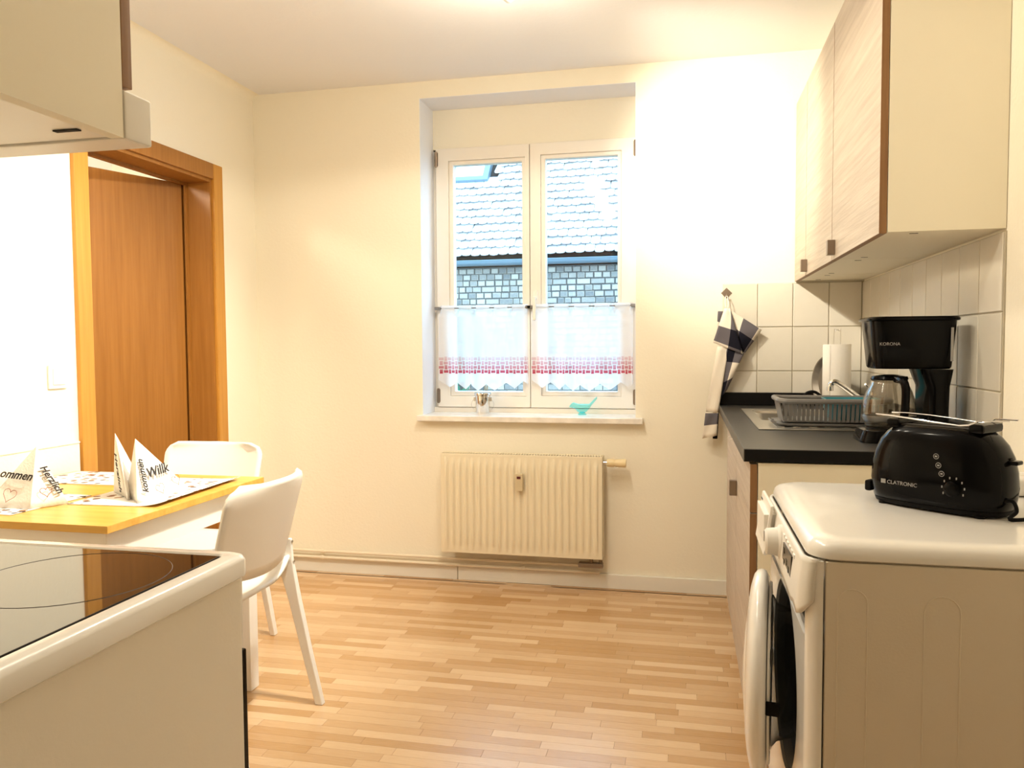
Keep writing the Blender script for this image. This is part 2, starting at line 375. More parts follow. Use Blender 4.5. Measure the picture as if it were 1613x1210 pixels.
def obj(name, g, mt, parent=None, smooth=True, ang=35, solid=0., offset=0.):
    me = bpy.data.meshes.new(name)
    if solid: bmesh.ops.recalc_face_normals(g.bm, faces=g.bm.faces)
    bev = g.bev and smooth
    g.bm.to_mesh(me); g.bm.free()
    if smooth:
        for p in me.polygons: p.use_smooth = True
        me.set_sharp_from_angle(angle=math.radians(ang))
    o = finish(name, me, mt, parent)
    if bev:
        md = o.modifiers.new('face_weighted_normals', 'WEIGHTED_NORMAL'); md.keep_sharp = True; md.weight = 90
    if solid:
        md = o.modifiers.new('thickness', 'SOLIDIFY'); md.thickness = solid; md.offset = offset
    return o
def tag(o, label, cat, group=None, kind=None):
    o['label'] = label; o['category'] = cat
    if group: o['group'] = group
    if kind: o['kind'] = kind
    return o
def thing(name, label, cat, loc=(0, 0, 0), rotz=0, group=None, world=True):
    o = bpy.data.objects.new(name, None); COL.objects.link(o); o.location = loc; o.rotation_euler = (0, 0, rotz)
    o.empty_display_size = .1
    if world: _world_empties.add(o.name)
    return tag(o, label, cat, group)
def struct(name, g, mt, smooth=False):
    o = obj(name, g, mt, None, smooth); o['kind'] = 'structure'; return o
def sroot(name, loc=(0, 0, 0)):
    o = bpy.data.objects.new(name, None); COL.objects.link(o); o.location = loc; o['kind'] = 'structure'; _world_empties.add(o.name); return o
def text(name, s, size, origin, xdir, ydir, mt, parent, align='LEFT', shear=0., world=True, bold=0.):
    cu = bpy.data.curves.new('t', 'FONT'); cu.body = s; cu.size = size; cu.align_x = align; cu.extrude = .0004; cu.offset = bold; cu.shear = shear; cu.resolution_u = 3
    to = bpy.data.objects.new('t', cu); COL.objects.link(to); bpy.context.view_layer.update()
    me = bpy.data.meshes.new_from_object(to.evaluated_get(bpy.context.evaluated_depsgraph_get()))
    bpy.data.objects.remove(to); bpy.data.curves.remove(cu); me.name = name
    me.materials.clear()
    X = Vector(xdir).normalized(); Y = Vector(ydir); Y = (Y-X*Y.dot(X)).normalized(); Z = X.cross(Y)
    mm = Matrix.Identity(4)
    for i in range(3): mm[i][0] = X[i]; mm[i][1] = Y[i]; mm[i][2] = Z[i]; mm[i][3] = origin[i]
    me.transform(mm)
    return finish(name, me, mt, parent)
def copies(mesh_obj, name, locs, parent, mt=None):
    out = []
    for l in locs:
        c = mesh_obj.copy(); COL.objects.link(c); c.name = name; c.parent = parent; c.location = l; out.append(c)
    return out

# ------------------------------------------------------------------ room shell
XL, XR, YB, ZC = -2.153, 0.756, 3.694, 2.425
YF = -1.5
WX0, WX1, WZ0, WZ1, WY = -1.265, -0.226, 0.81, 2.345, 3.885   # window recess
DY0, DY1, DZ = 2.52, 3.31, 1.925                               # door opening in the left wall

floor = struct('floor', G().box(XL-.2, XR+.1, YF, YB+.1, -.12, -.004), M_floorbase)
struct('ceiling', G().box(XL-.2, XR+.2, YF-.1, YB+.29, ZC, ZC+.15), M_ceil)
g = G(); TH = .29
g.box(XL-.2, WX0, YB, YB+TH, -.12, ZC); g.box(WX1, XR+.2, YB, YB+TH, -.12, ZC)
g.box(WX0, WX1, YB, YB+TH, -.12, WZ0-.028); g.box(WX0, WX1, YB, YB+TH, WZ1, ZC)
wall_back = struct('wall_back', g, M_wall)
g = G()
g.box(XL-.17, XL, YF, DY0-.002, -.12, ZC); g.box(XL-.17, XL, DY1+.002, YB, -.12, ZC); g.box(XL-.17, XL, DY0-.002, DY1+.002, DZ+.002, ZC)
wall_left = struct('wall_left', g, M_wall)
g = G(); g.box(WX0, WX0+.002, YB+.001, WY+.019, WZ0, WZ1); g.box(WX1-.002, WX1, YB+.001, WY+.019, WZ0, WZ1); g.box(WX0+.002, WX1-.002, YB+.001, WY+.011, WZ1-.002, WZ1)
struct('trim_3', g, M_reveal_daylit)  # thin linings added to carry the daylight-tinted reveal colour
wall_right = struct('wall_right', G().box(XR, XR+.2, YF, YB, -.12, ZC), M_wall)
struct('wall_front', G().box(XL-.2, XR+.2, YF-.15, YF, -.12, ZC), M_wall)
struct('wall_partition', G().box(XL, -.665, .388, .4475, -.004, ZC), M_wall)
# hall beyond the door
g = G(); g.box(-3.75, -3.6, .8, 4.6, -.12, ZC); g.box(-3.6, XL-.17, 4.45, 4.6, -.12, ZC); g.box(-3.6, XL-.17, .8, .95, -.12, ZC)
struct('wall_hall', g, M_wall)
struct('floor_hall', G().box(-3.75, XL-.2, .8, 4.6, -.12, -.004), M_floorbase)
struct('ceiling_hall', G().box(-3.75, XL-.2, .8, 4.6, ZC, ZC+.15), M_ceil)
# cove strip along the left wall, ledge of the wall panelling, skirting
g = G(); R_ = .035
g.prism([(XL, ZC), (XL+R_, ZC)]+[(XL+R_-R_*math.sin(a), ZC-R_+R_*math.cos(a)) for a in [PI/2*i/6 for i in range(1, 6)]]+[(XL, ZC-R_)], .45, YB, 'y')
struct('trim_1', g, M_wall, True)
g = G(); g.box(XL, XL+.010, .45, DY0-.08, .0, .806); g.box(XL, XL+.014, .45, DY0-.08, .806, .813, .002)
struct('trim_2', g, M_wall)
bb = sroot('baseboard_back', (-.5, 3.68, 0))
obj('board', G().box(XL+.001, -1.091, YB-.016, YB-.001, 0, .068, .003), M_trim, bb)
obj('board', G().box(-1.088, .30, YB-.016, YB-.001, 0, .068, .003), M_trim, bb)
g = G(); g.box(XL+.001, XL+.015, DY1+.08, YB-.017, 0, .068, .003)
struct('baseboard_left', g, M_trim)

# laminate floor: the 290 strips that show largest are single parts, the rest one joined part
SW = .0405
strips = []
y = .46; row = 0
while y < YB-.001:
    y1 = min(y+SW, YB-.017); x = XL+.001 - random.random()*.3
    while x < XR-.002:
        Lg = random.choice((.22, .27, .31, .36)); x1 = x+Lg
        a, b = max(x, XL+.001), min(x1, XR-.002)
        if b-a > .004: strips.append((a, b, y, y1))
        x = x1
    y += SW; row += 1
def vis(s):
    cx, cy = (s[0]+s[1])/2, (s[2]+s[3])/2
    v = Vector((cx, cy, -CAMZ)); d = v.dot(_f)
    if d < .2: return 0
    px, py = 806.5+1242.3*v.dot(_r2)/d, 605-1242.3*v.dot(_u2)/d
    if not (395 < px < 1185 and py < 1250): return 0
    return (s[1]-s[0])/d*(s[3]-s[2])/d/d
strips.sort(key=vis, reverse=True)
pl_cache = {}
for a, b, y0, y1 in strips[:290]:
    key = round(b-a, 3)
    if key not in pl_cache:
        o = obj('plank', G().box(-(b-a)/2+.0004, (b-a)/2-.0004, -SW/2+.0003, SW/2-.0003, -.0038, 0), M_plank, floor, False); pl_cache[key] = o
    else:
        o = pl_cache[key].copy(); COL.objects.link(o); o.name = 'plank'
    o.location = ((a+b)/2, (y0+y1)/2, 0)
g = G()
for a, b, y0, y1 in strips[290:]: g.box(a+.0004, b-.0004, y0+.0003, y1-.0003, -.0038, 0)
o = obj('planks', g, M_plank, floor, False); o['kind'] = 'stuff'
struct('floor_entry', G().box(XL, XR, YF, .459, -.0038, 0), M_floorbase)

# backsplash tiles (15 x 20 cm) on the back and the right wall
TW, THh = .153, .1965
def tile_mesh(w_, h_): return G().box(-w_/2+.0016, w_/2-.0016, -.0035, .0035, -h_/2+.0016, h_/2-.0016, .0015, 1)
t0 = None
g = G().box(.163, XR, YB-.0035, YB, .83, 1.418); o = obj('grout', g, M_grout, wall_back, False)
g = G().box(XR-.0035, XR, 2.128, YB-.0035, .83, 1.418); o = obj('grout', g, M_grout, wall_right, False)
tc = {}
def add_tile(w_, h_, loc, rz, par):
    k = (round(w_, 3), round(h_, 3))
    if k not in tc: tc[k] = obj('tile', tile_mesh(w_, h_), M_tile, par); o = tc[k]
    else:
        o = tc[k].copy(); COL.objects.link(o); o.name = 'tile'; o.parent = par
    o.location = loc; o.rotation_euler = (0, 0, rz)
zr = [(.832, 1.0275), (1.0275, 1.224), (1.224, 1.418)]
for z0, z1 in zr:
    x = .163
    while x < XR-.02:
        x1 = min(x+.150, XR-.008); add_tile(x1-x, z1-z0, ((x+x1)/2, YB-.0045, (z0+z1)/2), 0, wall_back); x = x1 if x1 < XR-.009 else XR
    y = YB-.008
    while y > 2.14:
        y1 = max(y-.1555, 2.130); add_tile(y-y1, z1-z0, (XR-.0045, (y+y1)/2, (z0+z1)/2), PI/2, wall_right); y = y1 if y1 > 2.131 else 0

# ------------------------------------------------------------------ window
win = sroot('window_1', (-.75, WY, WZ0))
FX0, FX1, FZ0, FZ1 = -1.243, -.236, .822, 2.148
MID = -.758
g = G(); g.box(WX0, FX0+.012, WY+.02, WY+.08, WZ0-.02, FZ1+.02); g.box(FX1-.012, WX1, WY+.02, WY+.08, WZ0-.02, FZ1+.02)
g.box(WX0, WX1, WY+.02, WY+.08, FZ1-.01, FZ1+.03); g.box(WX0, WX1, WY-.004, WY+.08, WZ0-.015, FZ0+.012, .003)
obj('window_frame', g, M_window, win)
obj('lintel_board', G().box(WX0, WX1, WY+.012, WY+.10, FZ1-.002, WZ1), M_wall, win, False)
def sash(x0, x1, px0, px1, pz0, pz1, hinge_x):
    z0, z1 = FZ0+.014, FZ1-.004
    def ring(a0, a1, b0, b1, c0, c1, d0, d1, y0, y1, G_):
        return G_.plate_hole([(a0, b0), (a1, b0), (a1, b1), (a0, b1)], [(c0, d0), (c1, d0), (c1, d1), (c0, d1)], y0, y1, 'y')
    g = ring(x0, x1, z0, z1, px0-.024, px1+.018, pz0-.024, pz1+.02, WY-.012, WY+.05, G())
    s = obj('sash', g, M_window, win)
    md = s.modifiers.new('bevel', 'BEVEL'); md.width = .003; md.segments = 2; md.limit_method = 'ANGLE'; md.harden_normals = True
    g = ring(px0-.024, px1+.018, pz0-.024, pz1+.02, px0, px1, pz0, pz1, WY-.004, WY+.045, G())
    b = obj('glazing_bead', g, M_window, s); md = b.modifiers.new('bevel', 'BEVEL'); md.width = .004; md.segments = 2; md.limit_method = 'ANGLE'; md.harden_normals = True
    obj('pane', G().box(px0-.004, px1+.004, WY+.018, WY+.022, pz0-.004, pz1+.004), M_glass, s, False)
    for hz in (z0+.02, z1-.09):
        gg = G().tube([(hinge_x, WY-.016, hz), (hinge_x, WY-.016, hz+.075)], .0065, 8).box(hinge_x-.009, hinge_x+.009, WY-.014, WY-.010, hz+.005, hz+.07)
        obj('hinge', gg, M_bronze, s)
    return s
s1 = sash(FX0, MID-.0015, -1.153, -.799, .916, 2.061, FX0+.004)
s2 = sash(MID+.0015, FX1, -.679, -.325, .919, 2.066, FX1-.004)
g = G().box(-.742, -.718, WY-.024, WY-.0125, 1.30, 1.42, .004); g.tube([(-.730, WY-.024, 1.38), (-.730, WY-.05, 1.38)], .008, 10); g.box(-.738, -.722, WY-.058, WY-.044, 1.272, 1.39, .005)
obj('window_handle', g, M_plastic, s2)
obj('window_sill', G().box(WX0-.018, WX1+.035, YB-.045, WY+.02, WZ0-.028, WZ0, .005), M_marble, win)
obj('window_sill_bed', G().box(WX0, WX1, WY+.02, YB+TH, WZ0-.028, WZ0), M_marble, win, False)

# ------------------------------------------------------------------ neighbouring house outside
HY = 10.0
house = thing('neighbour_house', 'brick house with tiled roof and zinc gutter seen outside the window', 'building', (-1.8, HY, -1.5))
roofp, BW, BH = math.radians(50), .107, .079
wl = obj('wall', G().box(-9, 6, HY, HY+.3, -1.5, 2.16), M_mortar, house, False)
br = None
locs = []
rest = G()
nrow = int((2.15+1.5)/BH)
for k in range(nrow):
    z = 2.15-BH*(k+.5); off = (BW/2 if k % 2 else 0)
    x = -9.0+off
    while x < 6:
        bw = BW*random.choice((.85, 1, 1, 1.15, 1.7)) if k not in (0, 1) else BW
        if k < 10 and -3.35 < x < -.75: locs.append((x+bw/2, z, bw))
        elif -6 < x < 3: rest.box(x+.005, x+bw-.005, HY-.012-random.random()*.008, HY+.01, z-BH/2+.005, z+BH/2-.005)
        x += bw
bmesh_cache = {}
for (x, z, bw) in locs:
    k = round(bw, 3)
    if k not in bmesh_cache:
        o = obj('brick', G().box(-bw/2+.006, bw/2-.006, -.012, .012, -BH/2+.006, BH/2-.006, .006, 1), M_brick, wl); bmesh_cache[k] = o
    else:
        o = bmesh_cache[k].copy(); COL.objects.link(o); o.name = 'brick'
    o.location = (x, HY-.004-random.random()*.010, z)
o = obj('bricks', rest, M_brick, house, False); o['kind'] = 'stuff'
EY, EZ = HY-.12, 2.27                      # eaves
rd = Vector((0, math.cos(roofp), math.sin(roofp))); rn = Vector((0, -math.sin(roofp), math.cos(roofp)))
RL = 2.7
g = G(); q0 = Vector((0, EY, EZ)); q1 = q0+rd*RL
g.prism([(q0.y, q0.z), (q1.y, q1.z), (q1.y+.05, q1.z-.2), (q0.y+.22, q0.z-.10)], -9, 6, 'x')
roof = obj('roof', g, M_dark, house, False)
TEX, TWD = .150, .122
def tile_g(w_): 
    g_ = G(); pts = [(-w_/2, .30), (-w_/2, .03)]+[(-w_/2*math.cos(a), .03-.03*math.sin(a)) for a in [PI*i/4 for i in range(1, 4)]]+[(w_/2, .03), (w_/2, .30)]
    # local: x across, second coordinate up the slope, thickness along z
    g_.prism(pts, 0, .013, 'z'); return g_
rt = obj('roof_tile', tile_g(TWD-.006), M_tileroof, roof, False)
basis = Matrix((Vector((1, 0, 0)), rd, rn)).transposed()
rest = G(); first = True
nrows = int(RL/TEX)
for k in range(nrows):
    off = TWD/2 if k % 2 else 0
    for c in range(-44, 40):
        x = c*TWD+off-.8
        dz = .076+random.random()*.014; tilt = math.radians(15+random.uniform(-1.5, 1.5))
        p = Vector((0, EY, EZ)) + rd*(k*TEX-.04+random.uniform(-.006, .006)) + rn*dz; p.x = x
        if 9 < k < 14 and -3.35 < x < -2.62: continue       # roof window sits here
        Mx = Matrix.Translation(p) @ basis.to_4x4() @ Matrix.Rotation(-tilt, 4, 'X') @ Matrix.Rotation(random.uniform(-.02, .02), 4, 'Z')
        if k < 15 and -3.1 < x < -.75:
            if first: o = rt; first = False
            else:
                o = rt.copy(); COL.objects.link(o); o.name = 'roof_tile'
            o.matrix_local = Mx @ Matrix.Identity(4)
            o.location = Mx.to_translation()
        else:
            rest.prism([(-TWD/2+.002, .30), (-TWD/2+.002, .01), (0, -.005), (TWD/2-.002, .01), (TWD/2-.002, .30)], 0, .013, 'z', mtx=Mx)
o = obj('roof_tiles', rest, M_tileroof, house, False); o['kind'] = 'stuff'
# eave gutter
g = G(); gy, gz = EY-.06, EZ-.045
arc = [(gy+.065*math.cos(a), gz+.065*math.sin(a)) for a in [PI+PI*i/8 for i in range(9)]]; arc2 = [(gy+.058*math.cos(a), gz+.058*math.sin(a)) for a in [2*PI-PI*i/8 for i in range(9)]]
g.prism(arc+arc2, -9, 6, 'x'); g.tube([(-9, gy-.065, gz), (6, gy-.065, gz)], .008, 6)
obj('gutter', g, M_zinc, house)
# roof window at the left
c = Vector((-3.0, EY, EZ))+rd*(11.9*TEX)+rn*.05
Mx = Matrix.Translation(c) @ basis.to_4x4()
g = G().plate_hole([(-.30, -.32), (.30, -.32), (.30, .32), (-.30, .32)], [(-.22, -.24), (.22, -.24), (.22, .24), (-.22, .24)], -.06, .05, 'z'); bmesh.ops.transform(g.bm, matrix=Mx, verts=g.bm.verts)
rw = obj('roof_window', g, M_zinc, house, False)
obj('pane', G().box(-.225, .225, -.245, .245, -.01, .01, mtx=Mx), mat('sky_lit_glass', (.8, .85, .88), .15, bump=.01), rw, False)
# ivy on the wall
ivy = thing('ivy', 'green ivy climbing the brick wall outside the left window pane', 'plant', (-2.95, HY-.05, -1.5))
g = G()
for k in range(7):
    x0 = -2.9+random.uniform(-.4, .4); pts = []
    for j in range(9): pts.append((x0+.05*math.sin(j*1.3+k), HY-.04, -1.45+j*.37))
    g.tube(pts, .008, 5)
obj('stem', g, M_brownedge, ivy)
g = G()
for k in range(520):
    a = random.gauss(0, .25); x = -2.92+a; z = random.uniform(-1.4, 1.78-.5*abs(a)-.12*random.random()); y = HY-.06-random.random()*.12; sz = random.uniform(.03, .055)
    q = Matrix.Translation((x, y, z)) @ Matrix.Rotation(random.uniform(0, 6.28), 4, 'Y') @ Matrix.Rotation(random.uniform(-.9, .9), 4, 'X') @ Matrix.Rotation(random.uniform(-.7, .7), 4, 'Z')
    vs = [g.bm.verts.new(q @ Vector(p)) for p in ((0, 0, -sz), (sz*.8, .006, -.2*sz), (sz*.5, 0, sz*.6), (0, -.008, sz), (-sz*.5, 0, sz*.6), (-sz*.8, .006, -.2*sz))]
    g.bm.faces.new(vs)
o = obj('foliage', g, M_leaf, ivy, False); o['kind'] = 'stuff'
struct('ground', G().box(-12, 10, YB+TH, 16, -1.7, -1.5), M_ground)

# ------------------------------------------------------------------ curtains and what stands on the sill
def curtain(x0, x1, z0l, lab):
    cx = (x0+x1)/2; yc = WY-.042; zt = 1.338
    t = thing('cafe_curtain', lab, 'curtain', (cx, yc, zt), group='sheer half curtains on the sashes')
    W = x1-x0; ph = random.random()*6; zb = .922; TOP = zt+.014
    tooth = 9.0 if False else W/.085
    def fn(u, v):
        x = x0+W*u + (.012*math.sin(u*9)*(1-v) if 0 < u < 1 else 0)
        amp = .004+.010*(1-v)
        yy = yc - .004 + amp*math.sin(u*W/.052*PI+ph+.6*math.sin(3*u)) - .006*(1-v)
        tri = abs(((u*W/.085) % 1.0)-.5)*2           # zig-zag hem
        sag = .022*abs(2*u-1)**1.5
        zz = zb + .032*tri + sag
        if v > .9: yy = yc-.007+.026*max(0, math.cos(u*10*PI)-.62)/.38
        return (x, yy, zz+(TOP-zz)*v)
    def uvf(u, v):
        return (u*W*1.15, fn(u, v)[2]-.922)
    g = G().grid(fn, 128, 26, uvf)
    obj('fabric', g, M_curtain, t, True, 180)
    g = G().tube([(x0-.012, yc, zt), (x1+.010, yc, zt)], .0035, 8)
    rod = obj('curtain_rod', g, M_greyp, t)
    for xx in (x0-.010, x1+.004):
        obj('rod_bracket', G().box(xx-.014, xx+.014, yc-.009, yc+.026, zt-.008, zt+.008, .003), M_greyp, rod)
    return t
curtain(-1.222, -.765, 0, 'left sheer white half curtain with red woven print hanging on left window sash')
curtain(-.745, -.248, 0, 'right sheer white half curtain with red woven print hanging on right window sash')

bk = thing('metal_pail', 'small shiny metal pail with lid and wire handles on window sill', 'bucket', (-.984, 3.79, WZ0))
bx, by = -.984, 3.79
g = G().lathe([(.030, 0), (.0315, .004), (.031, .008), (.0325, .012), (.0325, .026), (.034, .03), (.038, .088), (.037, .092), (.0, .092)], (bx, by, WZ0), 28)
obj('body', g, M_chrome, bk)
obj('lid', G().lathe([(.0, .093), (.043, .093), (.0435, .098), (.041, .105), (.0, .108)], (bx, by, WZ0), 28), M_chrome, bk)
for s in (-1, 1):
    obj('lug', G().box(bx+s*.040-.006, bx+s*.040+.006, by-.008, by+.008, WZ0+.062, WZ0+.085, .003), M_steel, bk)
    pts = [(bx+s*(.046+.012*math.sin(PI*i/8)), by-.002, WZ0+.072-.05*i/8) for i in range(9)]
    obj('wire_handle', G().tube(pts, .0012, 5), M_steel, bk)
# glass bird
gb = thing('glass_bird', 'turquoise glass bird figure with raised tail on window sill', 'figurine', (-.485, 3.80, WZ0))
sec = [(-.066, .036, .003, .003), (-.058, .040, .008, .009), (-.048, .043, .013, .014), (-.038, .040, .014, .014), (-.025, .030, .022, .020), (-.005, .026, .028, .024), (.015, .030, .024, .020), (.03, .038, .014, .012), (.042, .052, .010, .009), (.056, .068, .008, .008), (.068, .080, .005, .006)]
rings = []
for dx, dz, ry, rz in sec:
    rings.append([(-.485+dx, 3.80+ry*math.cos(a), WZ0+.004+dz+rz*math.sin(a)) for a in [2*PI*k/16 for k in range(16)]])
obj('body', G().loft(rings), M_aqua, gb, True, 80)
obj('foot', G().lathe([(.019, 0), (.021, .003), (.014, .010), (.012, .014)], (-.489, 3.80, WZ0+.0005), 20), M_aqua, gb)

# ------------------------------------------------------------------ radiator and pipes
rad = thing('radiator', 'cream ribbed panel radiator on the wall under the window', 'radiator', (-.757, 3.63, .16))
RX0, RX1, RY0, RY1, RZ0, RZ1 = -1.145, -.370, 3.59, 3.672, .158, .634
NR = 23
def radfn(u, v):
    x = RX0+.012+(RX1-RX0-.024)*u; z = RZ0+.012+(RZ1-RZ0-.024)*v
    q = (u*NR) % 1.0
    prof = max(0, min(1, (abs(q-.5)-.14)/.18))       # groove between ribs
    edge = max(0, min(1, (min(v, 1-v)-.035)/.055))
    if u*NR < .3 or u*NR > NR-.3: edge = 0
    return (x, RY0+.0015-.009*(1-prof)*edge, z)
obj('front_panel', G().grid(radfn, NR*10, 24), M_rad, rad, True, 60)
g = G(); g.box(RX0, RX1, RY0+.002, RY0+.018, RZ0, RZ1, .004); g.box(RX0+.005, RX1-.005, RY1-.018, RY1, RZ0, RZ1, .004)
obj('body', g, M_rad, rad)
for xs in (RX0, RX1-.004): obj('side_cover', G().box(xs, xs+.004, RY0+.004, RY1, RZ0, RZ1+.002, .001), M_rad, rad)
obj('grille_shade', G().box(RX0+.006, RX1-.006, RY0+.0125, RY1-.011, RZ1-.03, RZ1-.0045), M_dark, rad, False)  # dark sheet added to stand for the shade inside the grille slits
g = G(); n = 58
for i in range(n+1):
    x = RX0+.01+(RX1-RX0-.02)*i/n; g.box(x-.0022, x+.0022, RY0+.0095, RY1-.004, RZ1-.006, RZ1+.001)
g.box(RX0+.004, RX1-.004, RY0+.003, RY0+.012, RZ1-.008, RZ1+.0015); g.box(RX0+.004, RX1-.004, RY1-.010, RY1-.002, RZ1-.008, RZ1+.0015)
o = obj('top_grille', g, M_rad, rad, False); o['kind'] = 'stuff'
g = G().box(-.772, -.736, RY0-.030, RY0-.0085, .470, .552, .004)
hc = obj('heat_meter', g, mat('meter_cream', (.62, .52, .34), .4, bump=.02), rad)
obj('display', G().box(-.764, -.746, RY0-.0312, RY0-.0295, .528, .540), mat('meter_display', (.12, .03, .03), .2, bump=.01), hc, False)
g = G().tube([(RX1, 3.625, .605), (RX1+.02, 3.625, .605)], .010, 12); vb = obj('valve', g, M_chrome, rad)
g = G().lathe([(.018, .018), (.019, .03), (.019, .05), (.016, .055), (.0185, .06), (.020, .10), (.017, .106)], (RX1, 3.625, .605), 20, 'x')
obj('valve_head', g, M_valve, vb)
g = G().tube([(RX1-.012, 3.63, .158), (RX1-.012, 3.63, .125)], .009, 10).tube([(RX1-.055, 3.63, .158), (RX1-.055, 3.63, .125)], .009, 10).box(RX1-.115, RX1+.0, 3.612, 3.648, .112, .134, .004)
obj('valve_block', g, M_bronze, rad)
for k, (z, xe, yy) in enumerate(((.109, RX1-.055, 3.668), (.078, RX1-.02, 3.664))):
    p = thing('heating_pipe', ('upper' if k == 0 else 'lower')+' painted heating pipe running above the skirting board of back wall', 'pipe', (-1.3, yy, z), group='heating pipes along the back wall')
    obj('pipe', G().tube([(XL+.02, yy, z), (xe, yy, z)] + ([(xe, 3.645, z+.004)] if k == 0 else []), .0075, 10), M_pipe, p)
    for x in (-2.02, -1.80, -.755):
        obj('clip', G().tube([(x-.008, yy, z), (x+.008, yy, z)], .0105, 10).box(x-.005, x+.005, yy, YB-.001 if z > .09 else YB-.001, z-.004, z+.004), M_pipe, p)

# ------------------------------------------------------------------ door on the left
dr = sroot('door_1', (XL, 2.9, 0))
cx0 = XL+.018
g = G(); g.box(XL, cx0, DY0-.072, DY0, 0, DZ+.072, .004); obj('casing', g, M_casing, dr)
g = G(); g.box(XL, cx0, DY1, DY1+.072, 0, DZ+.072, .004); obj('casing', g, M_casing, dr)
g = G(); g.box(XL, cx0, DY0+.0005, DY1-.0005, DZ, DZ+.072, .004); obj('casing', g, M_door, dr)
g = G(); RD = XL-.17
g.box(RD, XL+.004, DY0-.001, DY0+.014, 0, DZ); g.box(RD, XL+.004, DY1-.014, DY1+.001, 0, DZ); g.box(RD, XL+.004, DY0+.014, DY1-.014, DZ-.014, DZ+.001)
g.box(RD+.045, RD+.058, DY1-.026, DY1-.014, 0, DZ-.014); g.box(RD+.045, RD+.058, DY0+.014, DY0+.026, 0, DZ-.014); g.box(RD+.045, RD+.058, DY0+.026, DY1-.026, DZ-.026, DZ-.014)
obj('jamb', g, M_door, dr)
ang = math.radians(21)
hp = Vector((RD+.022, DY1-.024, 0))
Mx = Matrix.Translation(hp) @ Matrix.Rotation(-ang, 4, 'Z')
g = G().box(-.020, .020, -.755, -.002, .008, DZ-.018, .002, mtx=Mx); lf = obj('door_leaf', g, M_door, dr)
g = G(); hm = Mx @ Matrix.Translation((.020, -.70, .98)); g.box(0, .006, -.02, .02, -.10, .10, .002, mtx=hm); obj('handle_plate', g, M_steel, lf)
g = G().box(0.006, .05, -.008, .008, .03, .046, .003, mtx=hm).box(.038, .052, -.008, .11, .03, .046, .004, mtx=hm); obj('door_handle', g, M_steel, lf)
for hz in (.25, 1.65): obj('door_hinge', G().tube([(RD-.004, DY1-.012, hz), (RD-.004, DY1-.012, hz+.09)], .008, 10), M_steel, dr)
g = G().box(-.012, .012, -.50, -.44, DZ-.018, DZ-.008, .002, mtx=Mx); obj('door_catch', g, M_plastic, lf)
# wall switch
sw = thing('light_switch', 'white flush light switch on left wall beside the door frame', 'switch', (XL, 2.352, 1.045))
obj('frame', G().box(XL+.001, XL+.010, 2.312, 2.394, 1.008, 1.090, .003), M_plastic, sw)
obj('rocker', G().box(XL+.009, XL+.014, 2.327, 2.382, 1.021, 1.078, .003), M_plastic, sw)

# ------------------------------------------------------------------ ceiling lamp (above the picture, mirrored in the window)
cl = thing('ceiling_lamp', 'ceiling spot bar with three small spot heads above the room', 'lamp', (LX, 2.05, ZC))
obj('bar', G().box(LX-.03, LX+.03, 1.38, 2.72, ZC-.03, ZC-.001, .006), M_steel, cl)
for p, tg in HEADS:
    d = (Vector(tg)-Vector(p)).normalized(); p = Vector(p)
    q = d.to_track_quat('Z', 'Y').to_matrix().to_4x4()
    a = Matrix.Translation(Vector((p.x, p.y, ZC-.09))) @ q
    hd = obj('spot_head', G().tube([(p.x, p.y, ZC-.03), (p.x, p.y, ZC-.08)], .006, 8).lathe([(.012, -.03), (.030, .0), (.034, .045), (.031, .045), (.027, .004)], (0, 0, 0), 20, mtx=a, cap=(True, True)), M_steel, cl)
    obj('bulb', G().lathe([(.004, .014), (.024, .022), (.026, .036), (.012, .045)], (0, 0, 0), 16, mtx=a), M_bulb, hd)

# ------------------------------------------------------------------ dining table, mats, napkins, chairs
TZ = .711; TX0, TX1, TY0, TY1 = -2.125, -1.388, 1.662, 2.402
tb = thing('dining_table', 'square white dining table with oiled pine top beside the left wall', 'table', ((TX0+TX1)/2, (TY0+TY1)/2, 0))
obj('table_top', G().box(TX0, TX1, TY0, TY1, TZ-.020, TZ, .002), M_pine, tb)
IN = .022
g = G(); a0, a1, b0, b1 = TX0+IN, TX1-IN, TY0+IN, TY1-IN
for (q0, q1, r0, r1) in ((a0+.05, a1-.05, b0+.004, b0+.022), (a0+.05, a1-.05, b1-.022, b1-.004), (a0+.004, a0+.022, b0+.05, b1-.05), (a1-.022, a1-.004, b0+.05, b1-.05)):
    obj('apron', G().box(q0, q1, r0, r1, TZ-.105, TZ-.0205), M_white, tb)
for q0 in (a0, a1-.05):
    for r0 in (b0, b1-.05): obj('leg', G().box(q0, q0+.05, r0, r0+.05, 0, TZ-.0205, .003), M_white, tb)
def pmat(cx, cy, hx, hy, rz, lab, curl=0):
    def fn(u, v):
        x, y = (u-.5)*2*hx, (v-.5)*2*hy
        z = .0015 + (curl*max(0, u-.75)**2*1.2)
        return (x, y, z)
    o = obj('placemat', G().grid(fn, 16, 10), M_mat, None, True, 80, .0012); o.location = (cx, cy, TZ); o.rotation_euler = (0, 0, rz)
    tag(o, lab, 'placemat', 'printed placemats on the dining table'); return o
pmat(-1.565, 2.105, .140, .225, .05, 'printed white placemat on the right table side under the double napkin', .12)
pmat(-1.925, 1.865, .200, .140, -.03, 'printed white placemat on near table side under the left napkin')
pmat(-1.915, 2.275, .19, .115, .02, 'printed white placemat at the far left table side by the wall')
